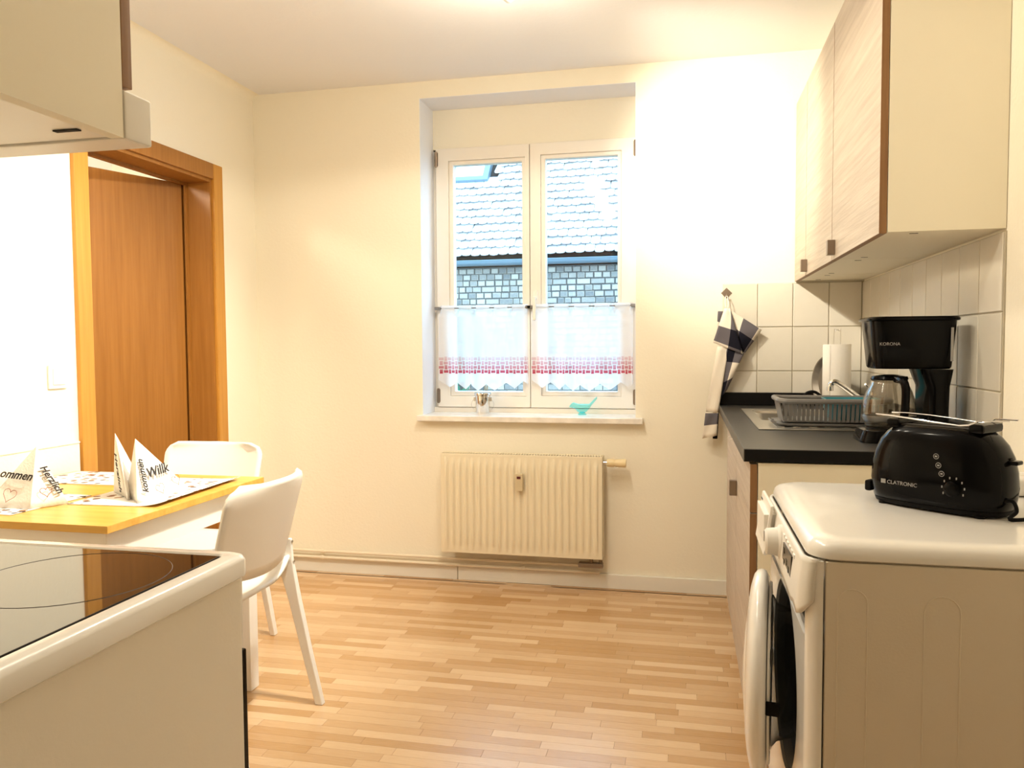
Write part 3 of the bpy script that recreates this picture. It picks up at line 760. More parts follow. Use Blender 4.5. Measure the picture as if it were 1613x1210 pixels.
def napkin(pts, lab, texts, hearts):
    """apex A, front foot F, left foot Lb, right foot Rb: two standing triangular folds"""
    A, F, Lb, Rb = [Vector(p) for p in pts]
    c = (F+Lb+Rb)/3
    t = thing('folded_napkin', lab, 'napkin', (c.x, c.y, TZ), group='folded napkins on the table')
    g = G()
    def panel(P, Q, R_, bow):
        nrm = (Q-P).cross(R_-P).normalized()
        n = 8; rows = []
        for i in range(n+1):
            row = []
            for j in range(i+1):
                a = i/n; b = j/i if i else 0
                p = P+(Q-P)*a+(R_-Q)*(a*b); p = p+nrm*bow*math.sin(PI*b)*a
                row.append(g.bm.verts.new(p))
            rows.append(row)
        for i in range(n):
            for j in range(i+1):
                g.bm.faces.new((rows[i][j], rows[i+1][j], rows[i+1][j+1]))
                if j < i: g.bm.faces.new((rows[i][j], rows[i+1][j+1], rows[i][j+1]))
    panel(A, F, Lb, .006); panel(A, Rb, F, .006)
    B = (Lb+Rb)/2+(Lb+Rb-2*F)*.12; B.z = TZ+.002
    panel(A, Lb, B, -.004); panel(A, B, Rb, -.004)
    bmesh.ops.remove_doubles(g.bm, verts=g.bm.verts, dist=.0005)
    obj('paper', g, M_paper, t, True, 25, .0012)
    for (s, size, side, u, v, rot) in texts:
        P, Q, R_ = (A, F, Lb) if side == 'L' else (A, Rb, F)
        nrm = (Q-P).cross(R_-P).normalized()
        if nrm.y > 0 and side: nrm = -nrm
        o_ = P+(Q-P)*u+(R_-P)*v + nrm*.008
        up = (P-(Q+R_)/2).normalized(); rt_ = up.cross(nrm).normalized()
        cr, sr = math.cos(rot), math.sin(rot)
        text('lettering', s, size, o_, rt_*cr+up*sr, up*cr-rt_*sr, M_ink, t, 'CENTER', .25, bold=.0007)
    for (side, u, v, size) in hearts:
        P, Q, R_ = (A, F, Lb) if side == 'L' else (A, Rb, F)
        nrm = (Q-P).cross(R_-P).normalized()
        if nrm.y > 0: nrm = -nrm
        o_ = P+(Q-P)*u+(R_-P)*v + nrm*.008
        up = (P-(Q+R_)/2).normalized(); rt_ = up.cross(nrm).normalized()
        pts_ = []
        for k in range(24):
            a = 2*PI*k/24; hx = 16*math.sin(a)**3/17; hy = (13*math.cos(a)-5*math.cos(2*a)-2*math.cos(3*a)-math.cos(4*a))/17
            pts_.append(o_+rt_*hx*size+up*hy*size)
        obj('printed_heart', G().tube(pts_, .0008, 4, closed=True), M_red, t)
Z0 = TZ+.0035
napkin([(-1.618, 1.980, .902), (-1.552, 1.945, Z0), (-1.685, 2.050, Z0), (-1.600, 2.085, Z0)], 'taller folded white napkin with black lettering, behind the wider one at table centre',
       [('Herzlich', .034, 'L', .40, .20, -1.35)], [])
napkin([(-1.555, 1.985, .886), (-1.497, 1.912, Z0), (-1.590, 1.985, Z0), (-1.475, 2.125, Z0)], 'wider folded white napkin with hearts and lettering at right of table centre',
       [('Willk', .040, 'R', .36, .28, -.12), ('kommen', .028, 'R', .12, .50, 1.2)], [('R', .68, .10, .018), ('R', .38, .48, .018)])
napkin([(-1.775, 1.86, .875), (-1.735, 1.79, Z0), (-1.88, 1.78, Z0), (-1.690, 1.875, Z0)], 'left folded white napkin with lettering near the table front edge',
       [('ommen', .033, 'L', .20, .34, .12), ('Herzlich', .026, 'R', .40, .20, -1.2)], [('L', .38, .42, .022), ('R', .35, .42, .016)])

def make_chair(label, loc, rotz):
    t = thing('dining_chair', label, 'chair', loc, rotz, 'white dining chairs at the table', world=False)
    HB = .215
    def back(u, v):
        U = 2*u-1; zt, zb = .770, .512-.022*(1-U*U)
        rr = .055; vv = v**.8
        z = zb+(zt-zb)*vv
        hw = HB-.012*(1-vv)
        d = z-(zt-rr)
        if d > 0: hw = hw-rr+math.sqrt(max(0, rr*rr-d*d))
        return (U*hw, -.175-.068*vv-.050*(1-U*U)+.012, z)
    b = obj('backrest', G().grid(back, 20, 16), M_white, t, True, 60, .011)
    def seat(u, v):
        U = 2*u-1
        y = -.185+.395*v
        hw = .215
        rr = .05; d = y-(.21-rr)
        if d > 0: hw = hw-rr+math.sqrt(max(0, rr*rr-d*d))
        hw -= .02*(1-v)
        z = .432+.055*abs(U)**5*(1-v)**3-.012*(1-U*U)*(1-(2*v-1)**2)-.028*v**8
        if v < .25: y += .0
        return (U*hw, y-.025*(1-U*U)*(1-v)**2*0, z)
    s = obj('seat', G().grid(seat, 20, 18), M_white, t, True, 60, .011)
    for sx in (-1, 1):
        def sec(c, wx, wy):
            return [(c[0]-wx, c[1]-wy, c[2]), (c[0]+wx, c[1]-wy, c[2]), (c[0]+wx, c[1]+wy, c[2]), (c[0]-wx, c[1]+wy, c[2])]
        g = G().loft([sec((sx*.222, -.268, 0), .011, .013), sec((sx*.216, -.232, .16), .012, .0145), sec((sx*.208, -.195, .34), .012, .018), sec((sx*.203, -.176, .43), .010, .024), sec((sx*.203, -.172, .47), .007, .021), sec((sx*.203, -.174, .54), .0055, .015)])
        l = obj('leg', g, M_white, t); md = l.modifiers.new('bevel', 'BEVEL'); md.width = .003; md.segments = 2; md.limit_method = 'ANGLE'; md.harden_normals = True
        g = G().loft([sec((sx*.222, .205, 0), .011, .012), sec((sx*.212, .175, .2), .012, .014), sec((sx*.196, .14, .425), .012, .020)])
        l2 = obj('leg', g, M_white, t); md = l2.modifiers.new('bevel', 'BEVEL'); md.width = .003; md.segments = 2; md.limit_method = 'ANGLE'; md.harden_normals = True
        for (zz, yy) in ((.468, -.196), (.530, -.1905)):
            g = G().lathe([(.0, -.002), (.0045, -.002), (.0045, .001), (.0, .001)], (sx*.203, yy, zz), 12, 'y'); obj('screw', g, M_steel, l)
    return t
make_chair('white moulded dining chair at the right table side, back to the room', (-1.412, 2.072, 0), PI/2)
make_chair('white moulded dining chair behind the table, facing it from the door side', (-1.825, 2.555, 0), PI)

# ------------------------------------------------------------------ cooker at lower left
SX1, SX0 = -.634, -1.240
st = thing('electric_cooker', 'white electric cooker with black ceramic hob at lower left', 'cooker', ((SX0+SX1)/2, .75, 0))
obj('body', G().box(SX0, SX1, .46, 1.028, .02, .814, .004), M_cooker_side, st)
obj('plinth', G().box(SX0+.02, SX1-.02, .5, 1.0, 0, .0195), M_dark, st, False)
g = G()
# hob rim: frame with rounded outer edge
def rim(y_in, z):
    return None
out0 = rrect((SX0+SX1)/2, .742, .316, .292, .022); 
rings = []
for dz, ins in ((.8145, .016), (.8175, .016), (.8177, .003), (.820, .0), (.842, .0), (.848, .003), (.851, .010)):
    rings.append([(x, y, dz) for x, y in rrect((SX0+SX1)/2, .742, .316-ins, .292-ins, .022)])
for dz, ins in ((.851, .024), (.8485, .0265), (.835, .027)):
    rings.append([(x, y, dz) for x, y in rrect((SX0+SX1)/2, .742, .316-ins, .292-ins, .012)])
obj('hob_rim', G().loft(rings), M_enamel, st, True, 40)
hob = obj('hob_glass', G().box(SX0+.019, SX1-.0195, .479, 1.0045, .836, .8495, .001), M_blackglass, st)
for (x, y, r) in ((-.785, .872, .122), (-1.08, .88, .08), (-.80, .62, .08), (-1.08, .62, .105)):
    g = G().tube([(x+r*math.cos(a), y+r*math.sin(a), .8496) for a in [2*PI*k/48 for k in range(48)]], .0004, 4, closed=True); obj('zone_ring', g, mat('zone_print', (.09, .075, .065), .4, bump=.01), hob)
dp = obj('oven_door', G().box(SX0+.004, SX1-.006, 1.0295, 1.048, .16, .700, .003), M_black, st)
g = G().tube([(SX0+.06, 1.075, .66), (SX1-.06, 1.075, .66)], .009, 10).tube([(SX0+.1, 1.045, .66), (SX0+.1, 1.075, .66)], .006, 8).tube([(SX1-.1, 1.045, .66), (SX1-.1, 1.075, .66)], .006, 8); obj('oven_handle', g, M_steel, dp)
obj('control_panel', G().box(SX0+.004, SX1-.004, 1.0285, 1.038, .708, .815, .003), M_enamel, st)
obj('drawer_front', G().box(SX0+.004, SX1-.004, 1.0285, 1.042, .03, .155, .003), M_enamel, st)
for i in range(5):
    obj('knob', G().lathe([(.019, .0), (.019, .014), (.015, .02)], (SX0+.10+i*.10, 1.0385, .762), 16, 'y'), M_plastic, st)
# wall cabinet with extractor hood above it
wc = thing('hood_cabinet', 'cream wall cabinet with brown door edge at upper left', 'cabinet', (-.94, .63, 1.8))
g = G(); g.box(-.657, -.640, .455, .8125, 1.394, 2.10); g.box(-1.24, -1.224, .455, .8125, 1.394, 2.10); g.box(-1.224, -.657, .455, .47, 1.45, 2.10); g.box(-1.224, -.657, .47, .8125, 1.452, 1.468); g.box(-1.224, -.657, .47, .8125, 2.084, 2.10)
obj('carcass', g, M_cream, wc, False)
obj('cabinet_door', G().box(-1.238, -.6405, .8145, .831, 1.454, 2.098, .001), M_brownedge, wc)
hd = thing('extractor_hood', 'white slide-out extractor hood under the upper left cabinet', 'extractor hood', (-.94, .64, 1.42))
obj('body', G().box(-1.222, -.659, .472, .8135, 1.396, 1.450, .002), M_plastic, hd)
obj('front_lip', G().box(-1.238, -.6395, .8155, .863, 1.394, 1.4505, .003), M_plastic, hd)
obj('switch_slot', G().box(-.70, -.668, .772, .779, 1.3945, 1.397), M_dark, hd, False)
obj('filter_grille', G().box(-1.18, -.87, .52, .74, 1.3935, 1.3965), M_steel, hd, False)

# ------------------------------------------------------------------ washing machine
WMX, WMY0, WMY1, WMZ = .198, 1.345, 1.935, .830
wm = thing('washing_machine', 'white front-loading washing machine with its round door ajar', 'washing machine', (.47, 1.64, 0))
# shell: side panels, back, bottom
def wm_shell():
    g = G()
    g.box(.224, .742, WMY0, WMY0+.012, .03, .795, .003)
    g.box(.224, .742, WMY1-.012, WMY1, .03, .795, .003)
    g.box(.73, .742, WMY0+.012, WMY1-.012, .03, .795)
    g.box(.224, .73, WMY0+.012, WMY1-.012, .03, .042)
    return g
obj('side_panels', wm_shell(), M_enamel_shaded, wm)
# embossed stiffening pressings on the near side
def arch(x0, x1, zt, zb):
    r = (x1-x0)/2; return [(x0, WMY0+.0005, zb)]+[((x0+x1)/2-r*math.cos(a), WMY0+.0005, zt-r+r*math.sin(a)*1.0) for a in [PI*i/10 for i in range(11)]]+[(x1, WMY0+.0005, zb)]
for (x0, x1, zt) in ((.243, .288, .752), (.372, .425, .748)):
    obj('pressing', G().tube(arch(x0, x1, zt, .06), .0016, 6), M_enamel_shaded, wm)
# lid with rounded edges
def lidring(ins, z, fr=0.): return [(x, y, z) for x, y in rrect(.4715, (WMY0+WMY1)/2, .2725-ins, (WMY1-WMY0)/2+.002-ins, .045)]
obj('lid', G().loft([lidring(.004, .797), lidring(0, .800), lidring(0, .808), lidring(.003, .818), lidring(.010, .825), lidring(.021, .829), lidring(.035, .830)]), M_enamel, wm, True, 50)
# front panel with round opening, rounded vertical corners
OC = (1.640, .490); ORD = .184
n = 64
def oloop(hy, z0, z1):
    pts = []
    cy, cz = OC
    for k in range(n):
        a = 2*PI*k/n; dy, dz = math.cos(a), math.sin(a)
        t = 1e9
        if dy > 1e-6: t = min(t, (WMY1-.03-cy)/dy)
        if dy < -1e-6: t = min(t, (WMY0+.03-cy)/dy)
        if dz > 1e-6: t = min(t, (z1-cz)/dz)
        if dz < -1e-6: t = min(t, (z0-cz)/dz)
        pts.append((cy+dy*t, cz+dz*t))
    return pts
inner = [(OC[0]+ORD*math.cos(2*PI*k/n), OC[1]+ORD*math.sin(2*PI*k/n)) for k in range(n)]
g = G().plate_hole(oloop(0, .05, .66), inner, WMX-.001, WMX+.012, 'x')
fp = obj('front_panel', g, M_enamel, wm, True, 30)
for yy, s in ((WMY0, 1), (WMY1, -1)):
    g = G(); rr = .030
    poly = [(WMX+.010, yy+s*.030), (WMX-.001, yy+s*.0302)]+[(WMX-.001+.024*(1-math.cos(a)), yy+s*(.030-rr*math.sin(a))) for a in [PI/2*i/6 for i in range(1, 7)]]+[(WMX+.023, yy+s*.012), (WMX+.010, yy+s*.020)]
    g.prism(poly, .045, .795, 'z'); obj('corner_post', g, M_enamel, wm, True, 30)
# gasket and drum
g = G().lathe([(ORD+.004, WMX+.013), (ORD-.006, WMX+.004), (ORD-.016, WMX+.02), (ORD-.012, WMX+.05), (ORD+.002, WMX+.05)], (0, OC[0], OC[1]), 48, 'x', cap=(False, False), closed=True); obj('gasket', g, M_gum, wm)
g = G().lathe([(ORD-.004, WMX+.055), (ORD+.045, WMX+.075), (ORD+.045, WMX+.36), (.02, WMX+.37)], (0, OC[0], OC[1]), 48, 'x', cap=(False, True)); obj('drum', g, M_steel, wm, solid=.002)
# control fascia: sloping panel with curved lower edge
g = G()
def fascia(u, v):
    y = WMY0+.006+(WMY1-WMY0-.012)*u
    zb = .697+.010*math.sin(PI*min(1, max(0, (u-.16)/.80)))
    if u < .05: zb += .03*(1-u/.05)**2
    if .05 <= u < .16: zb += .006*math.sin(PI*(u-.05)/.11)
    z = zb+(.797-zb)*v
    x = WMX-.009+.008*v-.002*math.sin(PI*v)
    if u < .05: x += .020*(1-u/.05)**2
    if u > .92: x += .016*((u-.92)/.08)**2
    return (x, y, z)
fs = obj('fascia', g.grid(fascia, 60, 10), M_plastic, wm, True, 60, .006, 1.)
# detergent drawer pulled a little way out
g = G().box(.165, WMX-.004, 1.748, 1.905, .722, .785, .002); dd = obj('detergent_drawer', g, M_plastic, wm)
g = G().prism([(.163, .700), (.178, .805), (.184, .806), (.170, .700)], 1.735, 1.922, 'y', bev=.0015); df = obj('drawer_front', g, M_plastic, dd)
q = Vector((.015, 0, .105)).normalized()
for i, (yy, zz, wd) in enumerate(((1.905, .790, .03), (1.90, .770, .045), (1.86, .770, .04), (1.90, .752, .05), (1.865, .735, .045), (1.895, .735, .03), (1.84, .752, .035), (1.80, .76, .03))):
    xx = .163+(zz-.700)/.105*.015-.0006
    obj('printed_line', G().box(xx-.0002, xx+.0006, yy-wd/2, yy+wd/2, zz-.0018, zz+.0018), M_ink, df, False)
# knob, display, buttons
g = G().lathe([(.034, 0), (.034, -.008), (.028, -.012), (.026, -.032), (.021, -.036), (.0, -.036)], (WMX-.006, 1.635, .755), 32, 'x'); kb = obj('programme_knob', g, M_plastic, wm)
obj('knob_mark', G().box(WMX-.0435, WMX-.041, 1.633, 1.637, .755, .776), M_greyink, kb, False)
g = G().prism([(1.570, .770), (1.455, .772), (1.462, .730), (1.478, .722), (1.590, .712)], WMX-.014, WMX-.007, 'x'); ds = obj('display_panel', g, mat('display_dark', (.035, .022, .012), .18, bump=.01), wm)
for (yy, zz) in ((1.555, .758), (1.555, .736), (1.495, .738), (1.52, .745)): obj('display_icon', G().box(WMX-.0148, WMX-.0138, yy-.006, yy+.006, zz-.005, zz+.005), M_black, ds, False)
for i in range(6):
    yy = 1.585-i*.028; zz = .791-.0005*i
    obj('printed_icon', G().box(WMX-.0062, WMX-.0026, yy-.005, yy+.005, zz-.004, zz+.002), M_greyink, wm, False)
    obj('button', G().box(WMX-.012, WMX-.004, yy-.009, yy+.009, zz-.016, zz-.008, .002), M_plastic, wm)
# porthole door, hinged at the far side
hinge = Vector((WMX-.012, 1.838, 0)); DA = math.radians(7.0)
Mx = Matrix.Translation(hinge) @ Matrix.Rotation(-DA, 4, 'Z') @ Matrix.Translation((0, -.196, OC[1]))
prof = [(.150, .004), (.186, .004), (.196, -.002), (.199, -.010), (.197, -.018), (.188, -.025), (.165, -.031), (.135, -.035), (.125, -.032), (.128, -.016)]
g = G().lathe(prof, (0, 0, 0), 56, 'x', mtx=Mx, cap=(False, False), closed=True); pd = obj('porthole_door', g, M_enamel, wm, True, 40)
g = G().lathe([(.152, .004), (.150, .012), (.132, .022), (.122, .050), (.100, .085), (.055, .100), (.0, .102)], (0, 0, 0), 48, 'x', mtx=Mx, cap=(False, False)); obj('glass_bowl', g, M_doorglass, pd, True, 60)
g = G().lathe([(.128, -.030), (.09, -.038), (.04, -.042), (.0, -.043)], (0, 0, 0), 48, 'x', mtx=Mx, cap=(False, False)); obj('door_cover', g, M_enamel, pd, True, 60, .003)
g = G().lathe([(.150, .006), (.176, .006), (.174, .010), (.152, .010)], (0, 0, 0), 48, 'x', mtx=Mx, cap=(False, False), closed=True); obj('inner_ring', g, M_plastic, pd)
g = G().box(.004, .028, -.186, -.176, -.012, .012, .002, mtx=Mx); obj('latch', g, M_blackm, pd)
for dz in (-.05, .05): obj('door_hinge', G().box(WMX-.022, WMX-.002, 1.834, 1.85, OC[1]+dz-.02, OC[1]+dz+.02, .003), M_steel, wm)
for (xx, yy) in ((.27, WMY0+.05), (.27, WMY1-.05), (.70, WMY0+.05), (.70, WMY1-.05)): obj('foot', G().lathe([(.02, 0), (.02, .012), (.01, .015), (.01, .03)], (xx, yy, 0), 14), M_blackm, wm)

# ------------------------------------------------------------------ toaster, cord, plug
tq = Matrix.Translation((.487, 1.664, WMZ)) @ Matrix.Rotation(math.radians(-42), 4, 'Z')
ts = thing('toaster', 'glossy black two-slot toaster with wire warming rack on washing machine', 'toaster', (.487, 1.664, WMZ))
def tring(a, b, z, e=2.6, sh=0):
    return [((a*abs(math.cos(t))**(2/e))*math.copysign(1, math.cos(t))+sh, (b*abs(math.sin(t))**(2/e))*math.copysign(1, math.sin(t)), z) for t in [2*PI*k/40 for k in range(40)]]
prof = [(.118, .060, .010), (.124, .066, .014), (.127, .069, .03), (.129, .072, .05), (.127, .071, .08), (.121, .068, .107), (.111, .064, .129), (.098, .058, .145), (.084, .051, .155), (.070, .044, .159)]
body = obj('body', G().loft([tring(a, b, z, 3.0) for a, b, z in prof], mtx=tq), M_black, ts, True, 60)
obj('base', G().loft([tring(.120, .062, .004, 3), tring(.123, .065, .012, 3)], mtx=tq), M_blackm, ts)
for sx in (-1, 1):
    for sy in (-1, 1): obj('foot', G().lathe([(.010, .0), (.010, .005)], (sx*.09, sy*.045, 0), 12, mtx=tq), M_blackm, ts)
for sy in (-.022, .022): obj('slot', G().box(-.068, .068, sy-.012, sy+.012, .150, .1602, mtx=tq), M_dark, body, False)
# raised rests at both ends that carry the wire rack
for sx in (-1, 1): obj('rack_rest', G().box(sx*.078-.014, sx*.078+.014, -.042, .042, .152, .170, .006, mtx=tq), M_black, ts)
def tp(p): return tuple(tq @ Vector(p))
for sy in (-1, 1):
    pts = [(-.118, sy*.030, .176), (-.09, sy*.036, .176), (-.05, sy*.044, .174), (0, sy*.047, .170), (.05, sy*.044, .166), (.066, sy*.042, .168), (.080, sy*.034, .176), (.125, sy*.018, .178)]
    obj('warming_wire', G().tube([tp(p) for p in pts], .0016, 6), M_chrome, ts)
obj('lever', G().box(.118, .138, -.012, .012, .098, .106, .003, mtx=tq), M_black, ts)
obj('lever_slot', G().box(.1215, .1232, -.003, .003, .04, .11, mtx=tq), M_dark, body, False)
obj('crumb_tray', G().box(-.136, -.122, -.04, .04, .018, .040, .004, mtx=tq), M_blackm, ts)
def onface(x, z): return Vector((x, -.0722, z))
X = tq.to_3x3() @ Vector((1, 0, 0)); Zv = Vector((0, 0, 1))
text('lettering', 'CLATRONIC', .0105, tq @ Vector((-.070, -.0722, .045)), X, Zv, M_greyink, body)
obj('logo_mark', G().box(-.082, -.073, -.0724, -.0712, .045, .053, mtx=tq), M_greyink, body, False)
for i, zz in enumerate((.108, .092, .077)):
    c = Vector((.022+.006*i, -.0715+ (.003 if i == 0 else .0), zz)); g = G().tube([tuple(tq @ (c+Vector((.0048*math.cos(a), -.0008, .0048*math.sin(a))))) for a in [2*PI*k/14 for k in range(14)]], .0006, 4, closed=True).box(c.x-.002, c.x+.002, c.y-.0014, c.y-.0004, c.z-.0015, c.z+.0015, mtx=tq); obj('button_symbol', g, M_greyink, body)
for k in range(8):
    a = math.radians(210-k*34); c = Vector((.055+.020*math.cos(a), -.0718, .052+.020*math.sin(a)))
    obj('dial_mark', G().box(c.x-.0008, c.x+.0008, c.y-.001, c.y+.001, c.z-.002, c.z+.002, mtx=tq), M_greyink, body, False)
obj('dial', G().lathe([(.014, 0), (.014, -.010), (.011, -.012), (0, -.012)], (.055, -.070, .052), 24, 'y', mtx=tq), M_black, ts)
pts = []
P0 = tq @ Vector((.115, -.03, .03))
for p in ((P0.x, P0.y, P0.z), (P0.x+.02, P0.y-.005, WMZ+.035), (P0.x+.025, P0.y-.012, WMZ+.018), (P0.x+.012, P0.y-.018, WMZ+.005), (.60, 1.555, WMZ+.0042), (.66, 1.575, WMZ+.0042), (.715, 1.66, WMZ+.0042), (.722, 1.75, WMZ+.012), (.705, 1.795, WMZ+.018)): pts.append(p)
def smooth(pts, k=6):
    out = []; P = [Vector(pts[0])]+[Vector(p) for p in pts]+[Vector(pts[-1])]
    for i in range(1, len(P)-2):
        for j in range(k):
            t = j/k; a, b, c, d = P[i-1], P[i], P[i+1], P[i+2]
            out.append(.5*((2*b)+(-a+c)*t+(2*a-5*b+4*c-d)*t*t+(-a+3*b-3*c+d)*t**3))
    out.append(P[-2]); return out
obj('power_cord', G().tube(smooth(pts), .0035, 8), M_blackm, ts)
ad = thing('socket_block', 'white socket block lying on washing machine behind the toaster', 'socket', (.69, 1.84, WMZ))
obj('body', G().box(.655, .728, 1.795, 1.90, WMZ+.001, WMZ+.040, .012, 3), M_plastic, ad)
obj('socket_hole', G().lathe([(.018, 0), (.018, .0015), (.0, .0015)], (.69, 1.85, WMZ+.0395), 20), M_trim, ad)

# ------------------------------------------------------------------ base units, worktop, sink
KY0, KYM, KY1, KX = 2.142, 2.718, 3.300, .167
def base_unit(y0, y1, lab, drawer):
    t = thing('base_cabinet', lab, 'cabinet', (.46, (y0+y1)/2, 0), group='kitchen base cabinets')
    g = G(); bx = KX+.020
    g.box(bx, .735, y0, y0+.016, .10, .838); g.box(bx, .735, y1-.016, y1, .10, .838); g.box(bx, .735, y0+.016, y1-.016, .10, .116); g.box(.722, .735, y0+.016, y1-.016, .116, .838)
    g.box(bx, bx+.02, y0+.016, y1-.016, .80, .838)
    obj('carcass', g, M_cream, t, False)
    obj('plinth', G().box(.225, .24, y0, y1, 0, .0995), M_taupe, t, False)
    zt = .834
    if drawer:
        d = obj('drawer_front', G().box(KX, KX+.018, y0+.0015, y1-.0015, .706, zt), M_taupe, t, False)
        zt = .703
    d = obj('cabinet_door', G().box(KX, KX+.018, y0+.0015, y1-.0015, .132, zt), M_taupe, t, False)
    if drawer: obj('handle', G().box(KX-.024, KX-.0005, y1-.045, y1-.020, .650, .700, .002), M_bronze, d)
    obj('edge_band', G().box(KX+.0005, KX+.0175, y0+.0008, y0+.0016, .1325, zt-.0005), M_brownedge, d, False)
    if drawer: obj('edge_band', G().box(KX+.0005, KX+.0175, y0+.0008, y0+.0016, .7065, .8335), M_brownedge, d, False)
    return t
base_unit(KY0, KYM-.001, 'taupe oak base cabinet with cream side panel next to washing machine', True)
b2 = base_unit(KYM+.001, KY1, 'taupe oak base cabinet at the far end under the sink', False)
obj('cup_hook', G().tube([(KX, 2.87, .815), (KX-.012, 2.87, .815), (KX-.016, 2.87, .824)], .0025, 6), M_plastic, b2)
wt = thing('worktop', 'dark anthracite kitchen worktop with black edge along right wall', 'worktop', (.45, 2.9, .856))
SKX0, SKX1, SKY0, SKY1 = .262, .640, 2.915, 3.345    # bowl hole
KYE = 3.680
g = G().plate_hole([(.150, KY0-.004), (.742, KY0-.004), (.742, KYE), (.150, KYE)], [(SKX0, SKY0), (SKX1, SKY0), (SKX1, SKY1), (SKX0, SKY1)], .8405, .875, 'z')
o = obj('slab', g, M_worktop, wt); md = o.modifiers.new('bevel', 'BEVEL'); md.width = .004; md.segments = 3; md.limit_method = 'ANGLE'; md.harden_normals = True
obj('edge_band', G().box(.152, .742, KY0-.0055, KY0-.0042, .842, .8735), M_worktopedge, wt, False)
obj('upstand', G().box(.150, .742, KYE-.022, KYE, .8755, .932, .003), M_worktopedge, wt)
obj('upstand', G().box(.720, .742, KY0+.002, KYE-.0225, .8755, .932, .003), M_worktopedge, wt)
sk = thing('sink', 'stainless steel inset sink with drainer in the dark worktop', 'sink', (.45, 3.0, .876))
g = G().plate_hole([(.229, 2.618), (.700, 2.618), (.700, 3.432), (.229, 3.432)], [(SKX0+.004, SKY0+.004), (SKX1-.004, SKY0+.004), (SKX1-.004, SKY1-.004), (SKX0+.004, SKY1-.004)], .8757, .8785, 'z')
o = obj('rim', g, M_steel, sk); md = o.modifiers.new('bevel', 'BEVEL'); md.width = .0012; md.segments = 2; md.limit_method = 'ANGLE'; md.harden_normals = True
rings = []
for z, ins, rr in ((.8775, .0042, .03), (.865, .006, .04), (.76, .016, .05), (.735, .03, .06), (.728, .07, .06)):
    rings.append([(x, y, z) for x, y in rrect((SKX0+SKX1)/2, (SKY0+SKY1)/2, (SKX1-SKX0)/2-ins, (SKY1-SKY0)/2-ins, rr)])
obj('bowl', G().loft(rings, (False, True)), M_steel, sk, True, 60, .0015)
g = G()
for i in range(7): g.box(.29+i*.05, .315+i*.05, 2.67, 2.86, .8785, .8805, .001)
o = obj('drainer_ribs', g, M_steel, sk); o['kind'] = 'stuff'
# tap
tp_ = thing('kitchen_tap', 'chrome single-lever kitchen tap behind the dish rack', 'tap', (.676, 3.12, .8785))
obj('body', G().lathe([(.026, 0), (.026, .006), (.021, .010), (.019, .055), (.017, .075), (.0, .08)], (.676, 3.12, .8787), 24), M_chrome, tp_)
pts = smooth([(.676, 3.12, .905), (.648, 3.12, .930), (.60, 3.12, .968), (.560, 3.12, .998), (.542, 3.12, 1.006), (.530, 3.12, .999), (.527, 3.12, .982)])
obj('spout', G().tube(pts, .0105, 14), M_chrome, tp_)
obj('spout_nozzle', G().lathe([(.012, 0), (.012, .016), (.010, .018)], (.527, 3.12, .973), 16), M_chrome, tp_)
g = G().tube([(.676, 3.12, .955), (.672, 3.12, .975), (.640, 3.08, 1.000)], [.010, .008, .004], 10); obj('lever', g, M_chrome, tp_)

# dish rack with a teal bowl
rk = thing('dish_rack', 'grey plastic slatted dish rack standing on the sink drainer', 'dish rack', (.47, 2.83, .8805))
RX, RXE, RYN, RYF, RB, RT = .300, .645, 2.700, 2.900, .8975, .962
def rimz(u): return RT-.008+.010*abs(2*u-1)**1.6
g = G()
def rimring():
    pts = []
    for x, y in rrect((RX+RXE)/2, (RYN+RYF)/2, (RXE-RX)/2, (RYF-RYN)/2, .03, 6):
        u = (x-RX)/(RXE-RX); pts.append((x, y, rimz(u)))
    return pts
obj('rim', G().tube(rimring(), .0085, 8, closed=True), M_greyp, rk)
g = G().box(RX+.016, RXE-.016, RYN+.016, RYF-.016, RB-.005, RB); obj('floor_grid', g, M_greyp, rk, False)
lp = rrect((RX+RXE)/2, (RYN+RYF)/2, (RXE-RX)/2-.006, (RYF-RYN)/2-.006, .03, 6)
sl = None
ns = 22
for i in range(ns+1):
    x = RX+.022+(RXE-RX-.044)*i/ns
    for yt, yb in ((RYN+.003, RYN+.015), (RYF-.003, RYF-.015)):
        u = (x-RX)/(RXE-RX); zt = rimz(u)
        g = G(); w_ = .0046
        g.loft([[(x-w_, yb-.0015, RB-.004), (x+w_, yb-.0015, RB-.004), (x+w_, yb+.0015, RB-.004), (x-w_, yb+.0015, RB-.004)], [(x-w_, yt-.0015, zt), (x+w_, yt-.0015, zt), (x+w_, yt+.0015, zt), (x-w_, yt+.0015, zt)]])
        obj('slat', g, M_greyp, rk, False)
for xs, s in ((RX, 1), (RXE, -1)):
    obj('end_panel', G().loft([[(xs+s*.016, RYN+.022, RB-.004), (xs+s*.019, RYN+.022, RB-.004), (xs+s*.019, RYF-.022, RB-.004), (xs+s*.016, RYF-.022, RB-.004)], [(xs+s*.001, RYN+.02, RT), (xs+s*.004, RYN+.02, RT), (xs+s*.004, RYF-.02, RT), (xs+s*.001, RYF-.02, RT)]]), M_greyp, rk, False)
g = G()
rings = [[(x, y, z) for x, y in rrect((RX+RXE)/2+.004, (RYN+RYF)/2, (RXE-RX)/2+e, (RYF-RYN)/2+e, .03)] for z, e in ((.8812, -.006), (.8812, .002), (.8885, .010), (.8900, .010), (.8845, .0), (.8845, -.006))]
obj('drip_tray', G().loft(rings), M_greyp, rk)
for xs, s in ((RX-.003, -1),):
    g = G().tube([(xs, RYN+.05, .889), (xs-.016, RYN+.05, .892), (xs-.016, RYN+.13, .892), (xs, RYN+.13, .889)], .003, 6); obj('tray_handle', g, M_greyp, rk)
tl = thing('teal_tub', 'teal plastic tub standing inside the grey dish rack', 'tub', (.55, 2.80, RB))
